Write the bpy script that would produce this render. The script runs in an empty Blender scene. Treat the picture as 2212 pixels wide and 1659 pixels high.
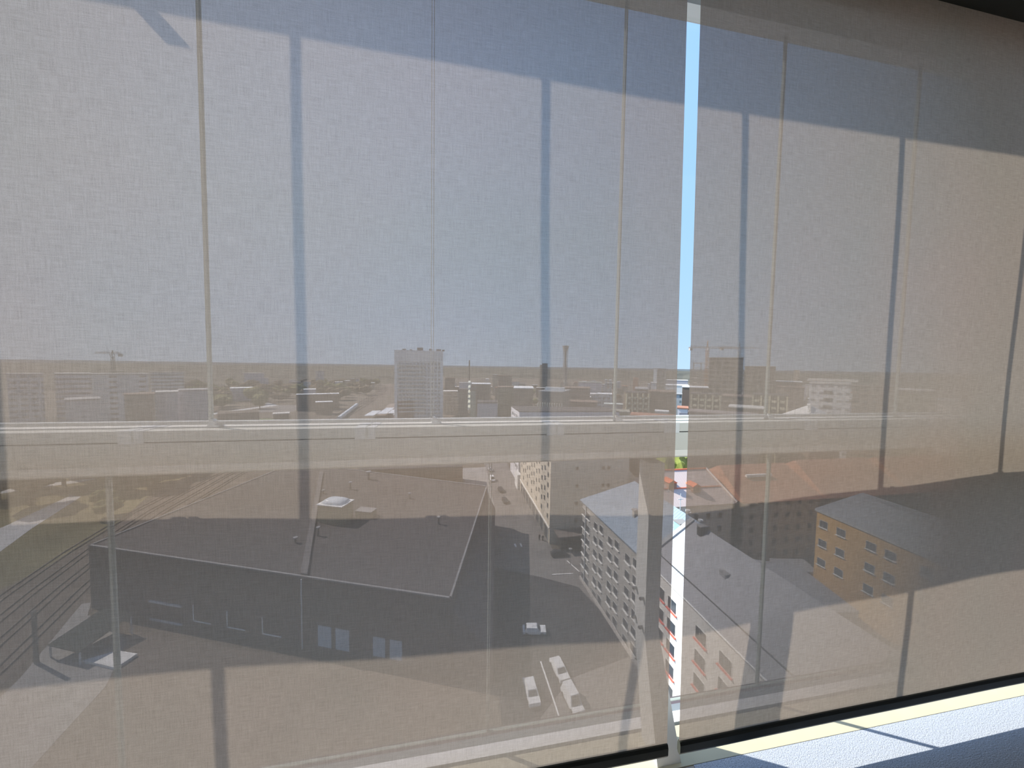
import bpy, bmesh, math, random
from math import sin, cos, tan, pi, radians, sqrt, atan2
from mathutils import Vector, Matrix
rnd = random.Random(7)
S = bpy.context.scene
COL = S.collection
# ------------------------------------------------------------------ camera (eye is 1.6 m above the balcony floor, 50 m above the street)
FPX, CXP, CYP = 740.0, 1106.0, 829.5
yaw, pitch, roll = radians(10.0), radians(-2.98), radians(0.85)
fw = Vector((sin(yaw)*cos(pitch), cos(yaw)*cos(pitch), sin(pitch)))
r0 = Vector((cos(yaw), -sin(yaw), 0)); u0 = r0.cross(fw)
rt = r0*cos(roll)+u0*sin(roll); up = -r0*sin(roll)+u0*cos(roll)
cam = bpy.data.cameras.new('camera'); camo = bpy.data.objects.new('camera', cam); COL.objects.link(camo)
camo.matrix_world = Matrix((( rt.x, up.x, -fw.x, 0), (rt.y, up.y, -fw.y, 0), (rt.z, up.z, -fw.z, 0), (0, 0, 0, 1)))
cam.sensor_fit = 'HORIZONTAL'; cam.sensor_width = 36; cam.lens = FPX/2212*36
cam.clip_start = 0.05; cam.clip_end = 40000
S.camera = camo
# ------------------------------------------------------------------ sky, sun, exposure
SUNV = Vector((1.89, -1.0, -2.05)).normalized()      # direction the sunlight travels
w = bpy.data.worlds.new('sky'); S.world = w; w.use_nodes = True
nt = w.node_tree; bg = nt.nodes['Background']
# clear sky: measured gradient from a pale horizon to blue overhead, whiter around the sun
def wn(t): return nt.nodes.new(t)
wg = wn('ShaderNodeNewGeometry'); wdir = wn('ShaderNodeTexCoord'); nrm = wn('ShaderNodeVectorMath'); nrm.operation = 'NORMALIZE'; nt.links.new(wdir.outputs['Generated'], nrm.inputs[0])
wsep = wn('ShaderNodeSeparateXYZ'); nt.links.new(nrm.outputs[0], wsep.inputs[0])
wr = wn('ShaderNodeValToRGB'); nt.links.new(wsep.outputs[2], wr.inputs[0]); el = wr.color_ramp.elements
el[0].position = 0.0; el[0].color = (.60, .84, 1.14, 1); el[1].position = 1.0; el[1].color = (.2, .42, .95, 1)
for p_, c_ in ((.12, (.52, .80, 1.16, 1)), (.35, (.45, .76, 1.12, 1)), (.65, (.42, .74, 1.3, 1))):
    e_ = el.new(p_); e_.color = c_
wd_ = wn('ShaderNodeVectorMath'); wd_.operation = 'DOT_PRODUCT'; nt.links.new(nrm.outputs[0], wd_.inputs[0]); wd_.inputs[1].default_value = -SUNV
wm = wn('ShaderNodeMath'); wm.operation = 'MAXIMUM'; nt.links.new(wd_.outputs['Value'], wm.inputs[0]); wm.inputs[1].default_value = 0
wp = wn('ShaderNodeMath'); wp.operation = 'POWER'; nt.links.new(wm.outputs[0], wp.inputs[0]); wp.inputs[1].default_value = 3.0
wc = wn('ShaderNodeVectorMath'); wc.operation = 'SCALE'; wc.inputs[0].default_value = (.75, .68, .58); nt.links.new(wp.outputs[0], wc.inputs['Scale'])
wa = wn('ShaderNodeVectorMath'); wa.operation = 'ADD'; nt.links.new(wr.outputs[0], wa.inputs[0]); nt.links.new(wc.outputs[0], wa.inputs[1])
nt.links.new(wa.outputs[0], bg.inputs[0]); bg.inputs[1].default_value = 1.0
sl = bpy.data.lights.new('sun', 'SUN'); so = bpy.data.objects.new('sun', sl); COL.objects.link(so)
sl.energy = 9.2; sl.angle = radians(0.53); sl.color = (1.0, 0.93, 0.83)
so.rotation_euler = SUNV.to_track_quat('-Z', 'Y').to_euler(); so.location = (-30, 16, 33)
S.view_settings.view_transform = 'Standard'; S.view_settings.look = 'None'
S.view_settings.exposure = 0.0; S.view_settings.gamma = 1.0; S.view_settings.use_curve_mapping = False
S.cycles.transparent_max_bounces = 24; S.cycles.max_bounces = 8
GZ = -50.0          # street level, metres below the eye
FL = -1.6           # balcony floor
# ------------------------------------------------------------------ helpers
def ray(px, py): return fw + rt*((px-CXP)/FPX) - up*((py-CYP)/FPX)
def at_y(px, py, y): d = ray(px, py); return d*(y/d.y)
def at_z(px, py, z): d = ray(px, py); return d*(z/d.z)
MATS = {}
def mat(name, col, rough=0.8, metal=0.0, spec=0.3, noise=0.0, nscale=1.0, emit=None, seams=None, bump=0.0):
    if name in MATS: return MATS[name]
    m = bpy.data.materials.new(name); m.use_nodes = True; n = m.node_tree.nodes; L = m.node_tree.links
    b = n['Principled BSDF']; b.inputs['Base Color'].default_value = (*col, 1); b.inputs['Roughness'].default_value = rough
    b.inputs['Metallic'].default_value = metal; b.inputs['Specular IOR Level'].default_value = spec
    if noise or seams:
        tc = n.new('ShaderNodeTexCoord'); last = None
        t = n.new('ShaderNodeTexNoise'); t.inputs['Scale'].default_value = nscale; t.inputs['Detail'].default_value = 5
        L.new(tc.outputs['Object'], t.inputs['Vector'])
        mr = n.new('ShaderNodeMapRange'); mr.inputs[1].default_value = .25; mr.inputs[2].default_value = .75
        mr.inputs[3].default_value = 1-noise; mr.inputs[4].default_value = 1+noise; L.new(t.outputs['Fac'], mr.inputs[0]); last = mr.outputs[0]
        if seams:   # (axis, spacing, width fraction, strength)
            sx = n.new('ShaderNodeSeparateXYZ'); L.new(tc.outputs['Object'], sx.inputs[0])
            d = n.new('ShaderNodeMath'); d.operation = 'DIVIDE'; L.new(sx.outputs[seams[0]], d.inputs[0]); d.inputs[1].default_value = seams[1]
            f = n.new('ShaderNodeMath'); f.operation = 'FRACT'; L.new(d.outputs[0], f.inputs[0])
            lt = n.new('ShaderNodeMath'); lt.operation = 'LESS_THAN'; L.new(f.outputs[0], lt.inputs[0]); lt.inputs[1].default_value = seams[2]
            ml = n.new('ShaderNodeMath'); ml.operation = 'MULTIPLY_ADD'; L.new(lt.outputs[0], ml.inputs[0]); ml.inputs[1].default_value = -seams[3]; ml.inputs[2].default_value = 1
            m2 = n.new('ShaderNodeMath'); m2.operation = 'MULTIPLY'; L.new(last, m2.inputs[0]); L.new(ml.outputs[0], m2.inputs[1]); last = m2.outputs[0]
        mx = n.new('ShaderNodeVectorMath'); mx.operation = 'SCALE'; mx.inputs[0].default_value = col; L.new(last, mx.inputs['Scale'])
        L.new(mx.outputs[0], b.inputs['Base Color'])
        if bump:
            bp = n.new('ShaderNodeBump'); bp.inputs['Strength'].default_value = bump; bp.inputs['Distance'].default_value = .004
            L.new(t.outputs['Fac'], bp.inputs['Height']); L.new(bp.outputs[0], b.inputs['Normal'])
    MATS[name] = m; return m
def facade(name, wall, win, sx=3.2, sz=3.1, a=(.25, .75), c=(.32, .8), both=True):
    """wall with a regular grid of windows, measured in the building's own metres"""
    if name in MATS: return MATS[name]
    m = bpy.data.materials.new(name); m.use_nodes = True; n = m.node_tree.nodes; L = m.node_tree.links
    b = n['Principled BSDF']; b.inputs['Roughness'].default_value = .75; b.inputs['Specular IOR Level'].default_value = .3
    tc = n.new('ShaderNodeTexCoord'); s = n.new('ShaderNodeSeparateXYZ'); L.new(tc.outputs['Object'], s.inputs[0])
    sn = n.new('ShaderNodeSeparateXYZ'); L.new(tc.outputs['Normal'], sn.inputs[0])
    def M(op, x, y=None):
        q = n.new('ShaderNodeMath'); q.operation = op
        for i, v in enumerate((x, y)):
            if v is None: continue
            if isinstance(v, (int, float)): q.inputs[i].default_value = v
            else: L.new(v, q.inputs[i])
        return q.outputs[0]
    ax = M('GREATER_THAN', M('ABSOLUTE', sn.outputs[0]), .7)
    mix = n.new('ShaderNodeMix'); L.new(ax, mix.inputs[0]); L.new(s.outputs[0], mix.inputs[2]); L.new(s.outputs[1], mix.inputs[3])
    fu = M('FRACT', M('DIVIDE', M('ADD', mix.outputs[0], 500*sx), sx)); fz = M('FRACT', M('DIVIDE', s.outputs[2], sz))
    k = M('MULTIPLY', M('MULTIPLY', M('GREATER_THAN', fu, a[0]), M('LESS_THAN', fu, a[1])), M('MULTIPLY', M('GREATER_THAN', fz, c[0]), M('LESS_THAN', fz, c[1])))
    if not both: k = M('MULTIPLY', k, M('SUBTRACT', 1.0, ax))
    cm = n.new('ShaderNodeMix'); cm.data_type = 'RGBA'; L.new(k, cm.inputs[0]); cm.inputs[6].default_value = (*wall, 1); cm.inputs[7].default_value = (*win, 1)
    L.new(cm.outputs[2], b.inputs['Base Color']); MATS[name] = m; return m
class MB:
    def __init__(s): s.v = []; s.f = []; s.m = []; s.ms = []
    def mi(s, m):
        if m not in s.ms: s.ms.append(m)
        return s.ms.index(m)
    def add(s, vs, fs, m):
        o = len(s.v); s.v += [tuple(v) for v in vs]; i = s.mi(m)
        for f in fs: s.f.append(tuple(o+k for k in f)); s.m.append(i)
        return s
    def box(s, x0, y0, z0, x1, y1, z1, m, top=None):
        x0, x1 = min(x0, x1), max(x0, x1); y0, y1 = min(y0, y1), max(y0, y1); z0, z1 = min(z0, z1), max(z0, z1)
        vs = [(x0,y0,z0),(x1,y0,z0),(x1,y1,z0),(x0,y1,z0),(x0,y0,z1),(x1,y0,z1),(x1,y1,z1),(x0,y1,z1)]
        s.add(vs, [(0,3,2,1),(0,1,5,4),(1,2,6,5),(2,3,7,6),(3,0,4,7)], m); s.add(vs, [(4,5,6,7)], top or m); return s
    def hexa(s, lo, hi, m, top=None):
        """lo, hi: four corners each, counter-clockwise seen from above"""
        s.add(list(lo)+list(hi), [(0,3,2,1),(0,1,5,4),(1,2,6,5),(2,3,7,6),(3,0,4,7)], m); s.add(list(lo)+list(hi), [(4,5,6,7)], top or m); return s
    def prism(s, poly, z0, z1, m, top=None):
        n = len(poly); vs = [(x, y, z0) for x, y in poly]+[(x, y, z1) for x, y in poly]
        s.add(vs, [tuple(range(n-1, -1, -1))]+[(i, (i+1) % n, (i+1) % n+n, i+n) for i in range(n)], m); s.add(vs, [tuple(range(n, 2*n))], top or m); return s
    def tube(s, p, q, r, m, n=10, r2=None):
        p, q = Vector(p), Vector(q); d = (q-p).normalized(); a = d.orthogonal().normalized(); b = d.cross(a); r2 = r if r2 is None else r2
        vs = [p+(a*cos(2*pi*i/n)+b*sin(2*pi*i/n))*r for i in range(n)]+[q+(a*cos(2*pi*i/n)+b*sin(2*pi*i/n))*r2 for i in range(n)]
        s.add(vs, [(i, (i+1) % n, (i+1) % n+n, i+n) for i in range(n)]+[tuple(range(n-1, -1, -1)), tuple(range(n, 2*n))], m); return s
    def build(s, name, parent=None, loc=(0, 0, 0), rz=0, smooth=False):
        me = bpy.data.meshes.new(name); me.from_pydata(s.v, [], s.f)
        for m in s.ms: me.materials.append(m)
        me.polygons.foreach_set('material_index', s.m)
        if smooth: me.polygons.foreach_set('use_smooth', [True]*len(s.f))
        me.update(); o = bpy.data.objects.new(name, me); COL.objects.link(o); o.location = loc; o.rotation_euler = (0, 0, rz)
        if parent: o.parent = parent
        return o
def tag(o, label, cat, group=None, kind=None):
    o['label'] = label; o['category'] = cat
    if group: o['group'] = group
    if kind: o['kind'] = kind
    return o
def struct(o, label=None):
    o['kind'] = 'structure'
    if label: o['label'] = label
    return o
def thing(name, label, cat, loc, rz=0, group=None):
    o = bpy.data.objects.new(name, None); COL.objects.link(o); o.location = loc; o.rotation_euler = (0, 0, rz); o.empty_display_size = .1
    return tag(o, label, cat, group)
def kids(o): return [c for c in bpy.data.objects if c.parent == o]
def dup(o, loc, rz=0, label=None, scale=None, parent=None, ch=None):
    r = o.copy(); COL.objects.link(r); r.location = loc; r.rotation_euler = (0, 0, rz)
    if scale: r.scale = scale
    if label: r['label'] = label
    if parent: r.parent = parent
    for c in (ch if ch is not None else o.children): 
        d = c.copy(); COL.objects.link(d); d.parent = r
    return r
# ------------------------------------------------------------------ materials
alu = mat('painted_aluminium', (.62, .64, .65), .4, .0, .4)
alu_d = mat('dark_groove', (.05, .055, .06), .6)
alu_l = mat('pale_aluminium', (.74, .78, .8), .35)
steel = mat('stainless_bolt', (.35, .35, .35), .25, .9)
blk = mat('dark_bottom_bar', (.035, .04, .035), .45)
concrete = mat('concrete', (.45, .43, .41), .9, noise=.12, nscale=2)
cream = mat('cream_threshold', (.52, .49, .375), .7, noise=.04, nscale=9)
rugm = mat('blue_grey_rug', (.43, .47, .56), 1.0, noise=.42, nscale=240, bump=1.0)
plaster = mat('balcony_plaster', (.62, .6, .57), .9)
asphalt = mat('asphalt', (.19, .18, .175), .95, noise=.18, nscale=.12)
asph_sh = mat('shaded_asphalt', (.055, .053, .06), .95, noise=.12, nscale=.15)  # asphalt with shade put into the colour
paving = mat('pale_paving', (.3, .29, .28), .95, noise=.15, nscale=.3)
grass = mat('dry_grass', (.17, .15, .078), 1, noise=.35, nscale=.06)
gravel = mat('brown_gravel', (.14, .115, .095), 1, noise=.25, nscale=.08)
roadm = mat('pale_road', (.5, .5, .5), .9, noise=.06, nscale=.2)
rail = mat('rusty_rail', (.1, .08, .07), .6)
white = mat('white_paint', (.8, .8, .78), .6)
dark = mat('dark_opening', (.03, .03, .035), .3)
felt = mat('grey_roof_felt', (.085, .077, .078), .9, noise=.1, nscale=.15)
brick = mat('brown_shed_wall', (.15, .125, .115), .9, noise=.12, nscale=.3)
pane = mat('window_pane', (.05, .06, .075), .12, 0, .8)
# clear glass: sunlight goes straight through, a little sky mirrored
def glassmat(name, tint, refl):
    m = bpy.data.materials.new(name); m.use_nodes = True; n = m.node_tree.nodes; L = m.node_tree.links; n.remove(n['Principled BSDF'])
    t = n.new('ShaderNodeBsdfTransparent'); t.inputs[0].default_value = (*tint, 1); g = n.new('ShaderNodeBsdfGlossy'); g.inputs['Roughness'].default_value = .02
    ge = n.new('ShaderNodeNewGeometry'); dt = n.new('ShaderNodeVectorMath'); dt.operation = 'DOT_PRODUCT'; L.new(ge.outputs['Normal'], dt.inputs[0]); L.new(ge.outputs['Incoming'], dt.inputs[1])
    ab = n.new('ShaderNodeMath'); ab.operation = 'ABSOLUTE'; L.new(dt.outputs['Value'], ab.inputs[0])
    om = n.new('ShaderNodeMath'); om.operation = 'SUBTRACT'; om.inputs[0].default_value = 1; L.new(ab.outputs[0], om.inputs[1])
    pw = n.new('ShaderNodeMath'); pw.operation = 'POWER'; L.new(om.outputs[0], pw.inputs[0]); pw.inputs[1].default_value = 5
    k = n.new('ShaderNodeMath'); k.operation = 'MULTIPLY_ADD'; L.new(pw.outputs[0], k.inputs[0]); k.inputs[1].default_value = .96*refl; k.inputs[2].default_value = .04*refl
    mx = n.new('ShaderNodeMixShader'); L.new(k.outputs[0], mx.inputs[0]); L.new(t.outputs[0], mx.inputs[1]); L.new(g.outputs[0], mx.inputs[2]); L.new(mx.outputs[0], n['Material Output'].inputs[0]); return m
glass = glassmat('clear_glass', (.97, .985, .98), .5)
edgem = mat('polished_glass_edge', (.42, .47, .45), .3)
_n = edgem.node_tree.nodes; _t = _n.new('ShaderNodeBsdfTranslucent'); _t.inputs[0].default_value = (.93, .96, .95, 1); _m = _n.new('ShaderNodeMixShader'); _m.inputs[0].default_value = .4
edgem.node_tree.links.new(_n['Principled BSDF'].outputs[0], _m.inputs[1]); edgem.node_tree.links.new(_t.outputs[0], _m.inputs[2]); edgem.node_tree.links.new(_m.outputs[0], _n['Material Output'].inputs[0])
# blind screen: open weave that closes as one looks across the thickness of the yarn, pale brown-grey yarn that lets light through
def fabric():
    m = bpy.data.materials.new('screen_fabric'); m.use_nodes = True; n = m.node_tree.nodes; L = m.node_tree.links; n.remove(n['Principled BSDF'])
    def M(op, x, y=None, z=None, clamp=False):
        q = n.new('ShaderNodeMath'); q.operation = op; q.use_clamp = clamp
        for i, v in enumerate((x, y, z)):
            if v is None: continue
            if isinstance(v, (int, float)): q.inputs[i].default_value = v
            else: L.new(v, q.inputs[i])
        return q.outputs[0]
    ge = n.new('ShaderNodeNewGeometry'); dt = n.new('ShaderNodeVectorMath'); dt.operation = 'DOT_PRODUCT'
    L.new(ge.outputs['Normal'], dt.inputs[0]); L.new(ge.outputs['Incoming'], dt.inputs[1])
    c = M('MAXIMUM', M('ABSOLUTE', dt.outputs['Value']), .05); tn = M('DIVIDE', M('SQRT', M('SUBTRACT', 1.0, M('MULTIPLY', c, c))), c)
    op = M('MULTIPLY', M('SUBTRACT', 1.0, M('MULTIPLY', tn, .45), clamp=True), .287)
    tc = n.new('ShaderNodeTexCoord')
    def streak(sx, sz, det):
        mp = n.new('ShaderNodeMapping'); mp.inputs['Scale'].default_value = (sx, 1, sz); L.new(tc.outputs['Object'], mp.inputs[0])
        t = n.new('ShaderNodeTexNoise'); t.inputs['Scale'].default_value = 1; t.inputs['Detail'].default_value = det; L.new(mp.outputs[0], t.inputs[0]); return t.outputs['Fac']
    k = M('ADD', M('ADD', streak(420, 22, 3), streak(22, 420, 3)), M('MULTIPLY', streak(500, 500, 1), 1.0))   # mean 1.5
    kk = M('MULTIPLY_ADD', M('SUBTRACT', k, 1.5), .5, 1.0)
    big = streak(2.2, 1.6, 2)
    op2 = M('MULTIPLY', op, kk)
    tr = n.new('ShaderNodeBsdfTransparent'); tr.inputs[0].default_value = (1, .925, .94, 1)
    cr = n.new('ShaderNodeMix'); cr.data_type = 'RGBA'; L.new(M('MULTIPLY_ADD', M('SUBTRACT', big, .5), 1.6, .5, clamp=True), cr.inputs[0])
    cr.inputs[6].default_value = (.204, .161, .133, 1); cr.inputs[7].default_value = (.187, .161, .134, 1)
    sc = n.new('ShaderNodeVectorMath'); sc.operation = 'SCALE'; L.new(cr.outputs[2], sc.inputs[0]); L.new(kk, sc.inputs['Scale'])
    tl = n.new('ShaderNodeBsdfTranslucent'); L.new(sc.outputs[0], tl.inputs[0])
    df = n.new('ShaderNodeBsdfDiffuse'); oc = n.new('ShaderNodeMix'); oc.data_type = 'RGBA'; L.new(ge.outputs['Backfacing'], oc.inputs[0])
    L.new(sc.outputs[0], oc.inputs[6]); oc.inputs[7].default_value = (.74, .73, .71, 1); L.new(oc.outputs[2], df.inputs[0])   # paler towards the street
    ad = n.new('ShaderNodeAddShader'); L.new(tl.outputs[0], ad.inputs[0]); L.new(df.outputs[0], ad.inputs[1])
    mx = n.new('ShaderNodeMixShader'); L.new(op2, mx.inputs[0]); L.new(ad.outputs[0], mx.inputs[1]); L.new(tr.outputs[0], mx.inputs[2])
    L.new(mx.outputs[0], n['Material Output'].inputs[0]); return m
fab = fabric()
# ================================================================== BALCONY
XL, XR = -2.3, 3.7
struct(MB().box(XL-.2, -1.3, FL-.25, XR+.2, 1.151, FL, concrete).build('floor'))
sill = MB().box(XL, 1.152, FL-.12, XR, 1.30, FL+.004, cream)
struct(sill.build('trim_1'), 'cream threshold strip along the edge of the balcony floor')
struct(MB().box(XL, 1.302, FL-.12, XR, 1.314, FL-.012, alu_d).build('trim_2'))
struct(MB().box(XL, 1.316, FL-.12, XR, 1.362, FL+.002, alu_l).build('trim_3'))
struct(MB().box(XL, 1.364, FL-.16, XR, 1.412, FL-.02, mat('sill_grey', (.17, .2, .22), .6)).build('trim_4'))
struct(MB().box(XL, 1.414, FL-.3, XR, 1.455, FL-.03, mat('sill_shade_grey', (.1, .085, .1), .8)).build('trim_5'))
struct(MB().box(XL-.2, -1.45, FL, XR+.2, -1.3, 2.6, plaster).build('wall_back'))
struct(MB().box(XL-.2, -1.3, FL, XL, 1.25, 2.6, plaster).build('wall_left'))
struct(MB().box(XR, -1.3, FL, XR+.2, 1.25, 2.6, plaster).build('wall_right'))
struct(MB().box(XL-.2, -1.45, 1.62, XR+.2, 1.25, 1.8, plaster).build('ceiling'))
# head frame of the glazing
hf = MB().box(XL, 1.19, 1.445, XR, 1.36, 1.8, alu).box(XL, 1.24, 1.387, XR, 1.30, 1.445, alu_l)
struct(hf.build('trim_6'), 'white painted head frame above the sliding glass panes')
# rug
tag(MB().box(.97, -.7, FL, XR-.01, 1.150, FL+.004, rugm).build('balcony_rug'), 'pale blue-grey looped pile rug on the sunlit balcony floor below the blinds', 'rug')
# handrail
hr = thing('handrail', 'wide grey aluminium handrail running across outside both blinds, between upper and lower glass', 'handrail', (0, 1.29, -.3))
def ch(mb, name, par, **k):
    o = mb.build(name, par, **k); o.location = Vector(o.location)-Vector(par.location); return o
rpm = mat('rail_grey', (.66, .68, .65), .45, 0, .15)
ch(MB().box(XL, 1.22, -.25, XR, 1.362, -.216, rpm).box(XL, 1.228, -.254, XR, 1.362, -.25, alu_d).box(XL, 1.221, -.332, XR, 1.362, -.254, rpm), 'rail_profile', hr)
lipb = MB(); pr = [(1.2205, -.325), (1.201, -.338), (1.201, -.344), (1.24, -.345)]
lipb.add([(x, y, z) for x in (XL, XR) for y, z in pr], [(0, 1, 5, 4), (1, 2, 6, 5), (2, 3, 7, 6), (3, 0, 4, 7), (3, 2, 1, 0), (4, 5, 6, 7)], mat('rail_lip', (.92, .92, .88), .4))
ch(lipb.hexa([(XL, 1.235, -.358), (XR, 1.235, -.358), (XR, 1.362, -.387), (XL, 1.362, -.387)], [(XL, 1.235, -.345), (XR, 1.235, -.345), (XR, 1.362, -.345), (XL, 1.362, -.345)], rpm), 'lower_lip', hr)
ch(MB().box(XL, 1.345, -.218, XR, 1.364, -.208, alu_l), 'glass_track', hr)
for x in (-1.63, -.96, -.285, .385, .865, 1.53, 2.2, 2.9):
    ch(MB().box(x-.036, 1.218, -.25, x-.002, 1.364, -.2145, alu_l).box(x+.006, 1.218, -.25, x+.03, 1.364, -.2145, alu_l).box(x-.036, 1.218, -.255, x+.03, 1.222, -.25, alu_l), 'rail_clip', hr)
# upper panes
xs = [-2.22, -1.502, -.785, -.07, .648, 1.363, 2.085, 2.80, 3.52]
for i in range(len(xs)-1):
    a, b = xs[i]+.003, xs[i+1]-.003
    e = struct(thing('window_%d' % (i+1), '', '', (a, 1.285, -.21)), None); del e['label']; del e['category']
    ch(MB().box(a+.003, 1.283, -.196, b-.003, 1.288, 1.44, glass), 'glass', e)
    ch(MB().box(a, 1.279, -.196, a+.0018, 1.289, 1.44, edgem), 'polished_edge', e)
    ch(MB().box(b-.0018, 1.279, -.196, b, 1.289, 1.44, edgem), 'polished_edge', e)
    ch(MB().box(a, 1.273, -.207, b, 1.295, -.196, alu), 'bottom_profile', e)
    ch(MB().hexa([(a-.004, 1.262, -.214), (a+.03, 1.262, -.214), (a+.03, 1.30, -.214), (a-.004, 1.30, -.214)], [(a-.002, 1.275, -.19), (a+.006, 1.275, -.19), (a+.006, 1.293, -.19), (a-.002, 1.293, -.19)], alu_l), 'corner_shoe', e)
# lower panes
xl = [-2.43, -1.13, .155, 1.46, 2.765, 3.7]
for i in range(len(xl)-1):
    a, b = max(xl[i], XL)+.003, xl[i+1]-.003
    e = struct(thing('window_%d' % (i+9), '', '', (a, 1.345, -1.54)), None); del e['label']; del e['category']
    ch(MB().box(a+.003, 1.343, -1.52, b-.003, 1.349, -.39, glass), 'glass', e)
    ch(MB().box(a, 1.338, -1.52, a+.0018, 1.352, -.39, edgem), 'polished_edge', e)
    ch(MB().box(b-.0018, 1.338, -1.52, b, 1.352, -.39, edgem), 'polished_edge', e)
    ch(MB().box(a, 1.34, -1.524, b, 1.351, -1.52, edgem), 'bottom_edge', e)
# balustrade post
PX0, PX1 = .798, .862
po = thing('railing_post', 'grey steel railing post with glass clamp bolts, beside the gap between the blinds', 'post', (.83, 1.3, FL))
ch(MB().hexa([(PX0, 1.2545, -1.1), (PX1, 1.2545, -1.1), (PX1, 1.335, -1.1), (PX0, 1.335, -1.1)], [(PX0, 1.2545, -.387), (PX1, 1.2545, -.387), (PX1, 1.335, -.387), (PX0, 1.335, -.387)], alu), 'upright', po)
ch(MB().hexa([(.82, 1.165, FL+.004), (.925, 1.165, FL+.004), (.925, 1.28, FL+.004), (.82, 1.28, FL+.004)], [(PX0, 1.2545, -1.1), (PX1, 1.2545, -1.1), (PX1, 1.335, -1.1), (PX0, 1.335, -1.1)], alu), 'splayed_foot', po)
for (y, z) in ((1.325, -.955), (1.27, -.965), (1.325, -1.085), (1.27, -1.09)):
    ch(MB().tube((PX0+.002, y, z), (PX0-.016, y, z), .007, steel, 12).tube((PX0-.016, y, z), (PX0-.019, y, z), .0045, steel, 12), 'clamp_bolt', po)
# small stay under the head frame, left
st = MB().hexa([(-1.16, 1.304, 1.285), (-1.105, 1.304, 1.285), (-1.105, 1.32, 1.285), (-1.16, 1.32, 1.285)], [(-1.31, 1.304, 1.444), (-1.255, 1.304, 1.444), (-1.255, 1.32, 1.444), (-1.31, 1.32, 1.444)], alu)
ob = st.build('head_frame_bracket'); tag(ob, 'slanted bracket arm under the head frame outside the upper left corner of the left blind', 'bracket')
# roller blinds
def bow(x, z):
    g = -.024*math.exp(-((x-.8)/.8)**2)+.012*math.exp(-((x+1.3)/.6)**2)+.008*math.exp(-((x-2.7)/.5)**2)
    h = 1.0 if -1.0 < z < 0 else (max(0, 1-z/1.3) if z >= 0 else max(.25, 1-(-1.0-z)/.5))
    return 1.1+g*h+.0022*sin(x*6.1+.6*z)*h+.0015*sin(z*4+x)
def blind(nm, label, xa, xb, ya=0):
    t = thing('roller_blind', label, 'roller blind', ((xa(0)+xb(0))/2, 1.1, 1.44))
    nx, nz = 90, 60; vs = []; fs = []
    zt, zb = 1.445, -1.413
    for j in range(nz+1):
        z = zt+(zb-zt)*j/nz
        for i in range(nx+1):
            x = xa(z)+(xb(z)-xa(z))*i/nx; b_ = bow(x, z); vs.append((x*b_/1.1, b_, z))
    for j in range(nz):
        for i in range(nx):
            q = j*(nx+1)+i; fs.append((q, q+nx+1, q+nx+2, q+1))
    o = ch(MB().add(vs, fs, fab), 'screen_fabric', t, smooth=True)
    mb = MB(); n = 24; prof = [(-.005, -.002), (.005, -.002), (.009, .01), (.009, .038), (.0045, .048), (-.0045, .048), (-.009, .038), (-.009, .01)]
    vv = []
    for i in range(n+1):
        x = xa(zb)+(xb(zb)-xa(zb))*i/n; y = bow(x, zb)
        vv += [(x*y/1.1, y+p, zb+.002-q) for p, q in prof]
    f = [(i*8+k, i*8+(k+1) % 8, (i+1)*8+(k+1) % 8, (i+1)*8+k) for i in range(n) for k in range(8)]+[tuple(range(7, -1, -1)), tuple(n*8+k for k in range(8))]
    ch(mb.add(vv, f, blk), 'bottom_bar', t)
    ch(MB().box(xa(1.3)+.0, 1.035, 1.442, xb(1.3)-.0, 1.135, 1.55, blk), 'cassette', t)
    ch(MB().box(xa(1.3), 1.030, 1.437, xb(1.3), 1.0365, 1.446, alu_l), 'cassette_edge', t)
    ch(MB().tube((xa(1.3)+.01, 1.085, 1.474), (xb(1.3)-.01, 1.085, 1.474), .028, blk, 20), 'roller_tube', t)
    return t
blind('l', 'grey translucent roller blind left of the narrow bright gap', lambda z: -2.15, lambda z: .7904-.014*z)
blind('r', 'grey-brown translucent roller blind right of the narrow bright gap', lambda z: .8407-.0139*z, lambda z: 3.5)
# ================================================================== GROUND AND ROADS
gm = MB(); R = 13000; n = 96
gm.add([(0, 0, GZ)]+[(R*cos(2*pi*i/n), R*sin(2*pi*i/n), GZ) for i in range(n)], [(0, i+1, (i+1) % n+1) for i in range(n)], mat('town_ground', (.13, .11, .088), 1, noise=.35, nscale=.012))
struct(gm.build('ground'))
def patch(name, poly, z, m): return struct(MB().prism(poly, GZ-.3, GZ+z, m).build(name))
patch('street', [(7, 40), (9.6, 76), (14, 113), (16.5, 166), (20, 300), (29, 300), (28.2, 141), (27.5, 91), (27.5, 88), (75, 70), (75, 62), (30.3, 76), (31.3, 50), (31, 20), (7, 20)], .05, asphalt)
patch('side_road', [(60, 66), (150, 62), (150, 73), (52, 74)], .08, asphalt)
patch('shade_patch', [(7, 40), (8, 70), (10.4, 82.2), (21.3, 76.2), (28.6, 71.5), (31.2, 60), (31.2, 52.5), (19, 50)], .10, asph_sh)  # darker ground standing in for a shadow across the street
patch('yard', [(-75, 20), (-66, 50), (-58, 72), (0, 52), (8, 50), (31, 52), (31, 10), (-60, 10)], .03, mat('sandy_yard', (.16, .135, .112), 1, noise=.22, nscale=.12))
patch('grass_field', [(-115, 55), (-92, 80), (-100, 120), (-112, 150), (-116, 200), (-200, 200), (-200, 60)], .03, grass)
patch('grass_verge', [(-260, 290), (-150, 290), (-150, 335), (-250, 345)], .03, mat('green_grass', (.13, .19, .07), 1, noise=.3, nscale=.05))
patch('footpath', [(-100, 88), (-113, 104), (-122, 122), (-133, 148), (-138, 150), (-131, 124), (-131, 110), (-112, 90)], .07, roadm)
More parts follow.
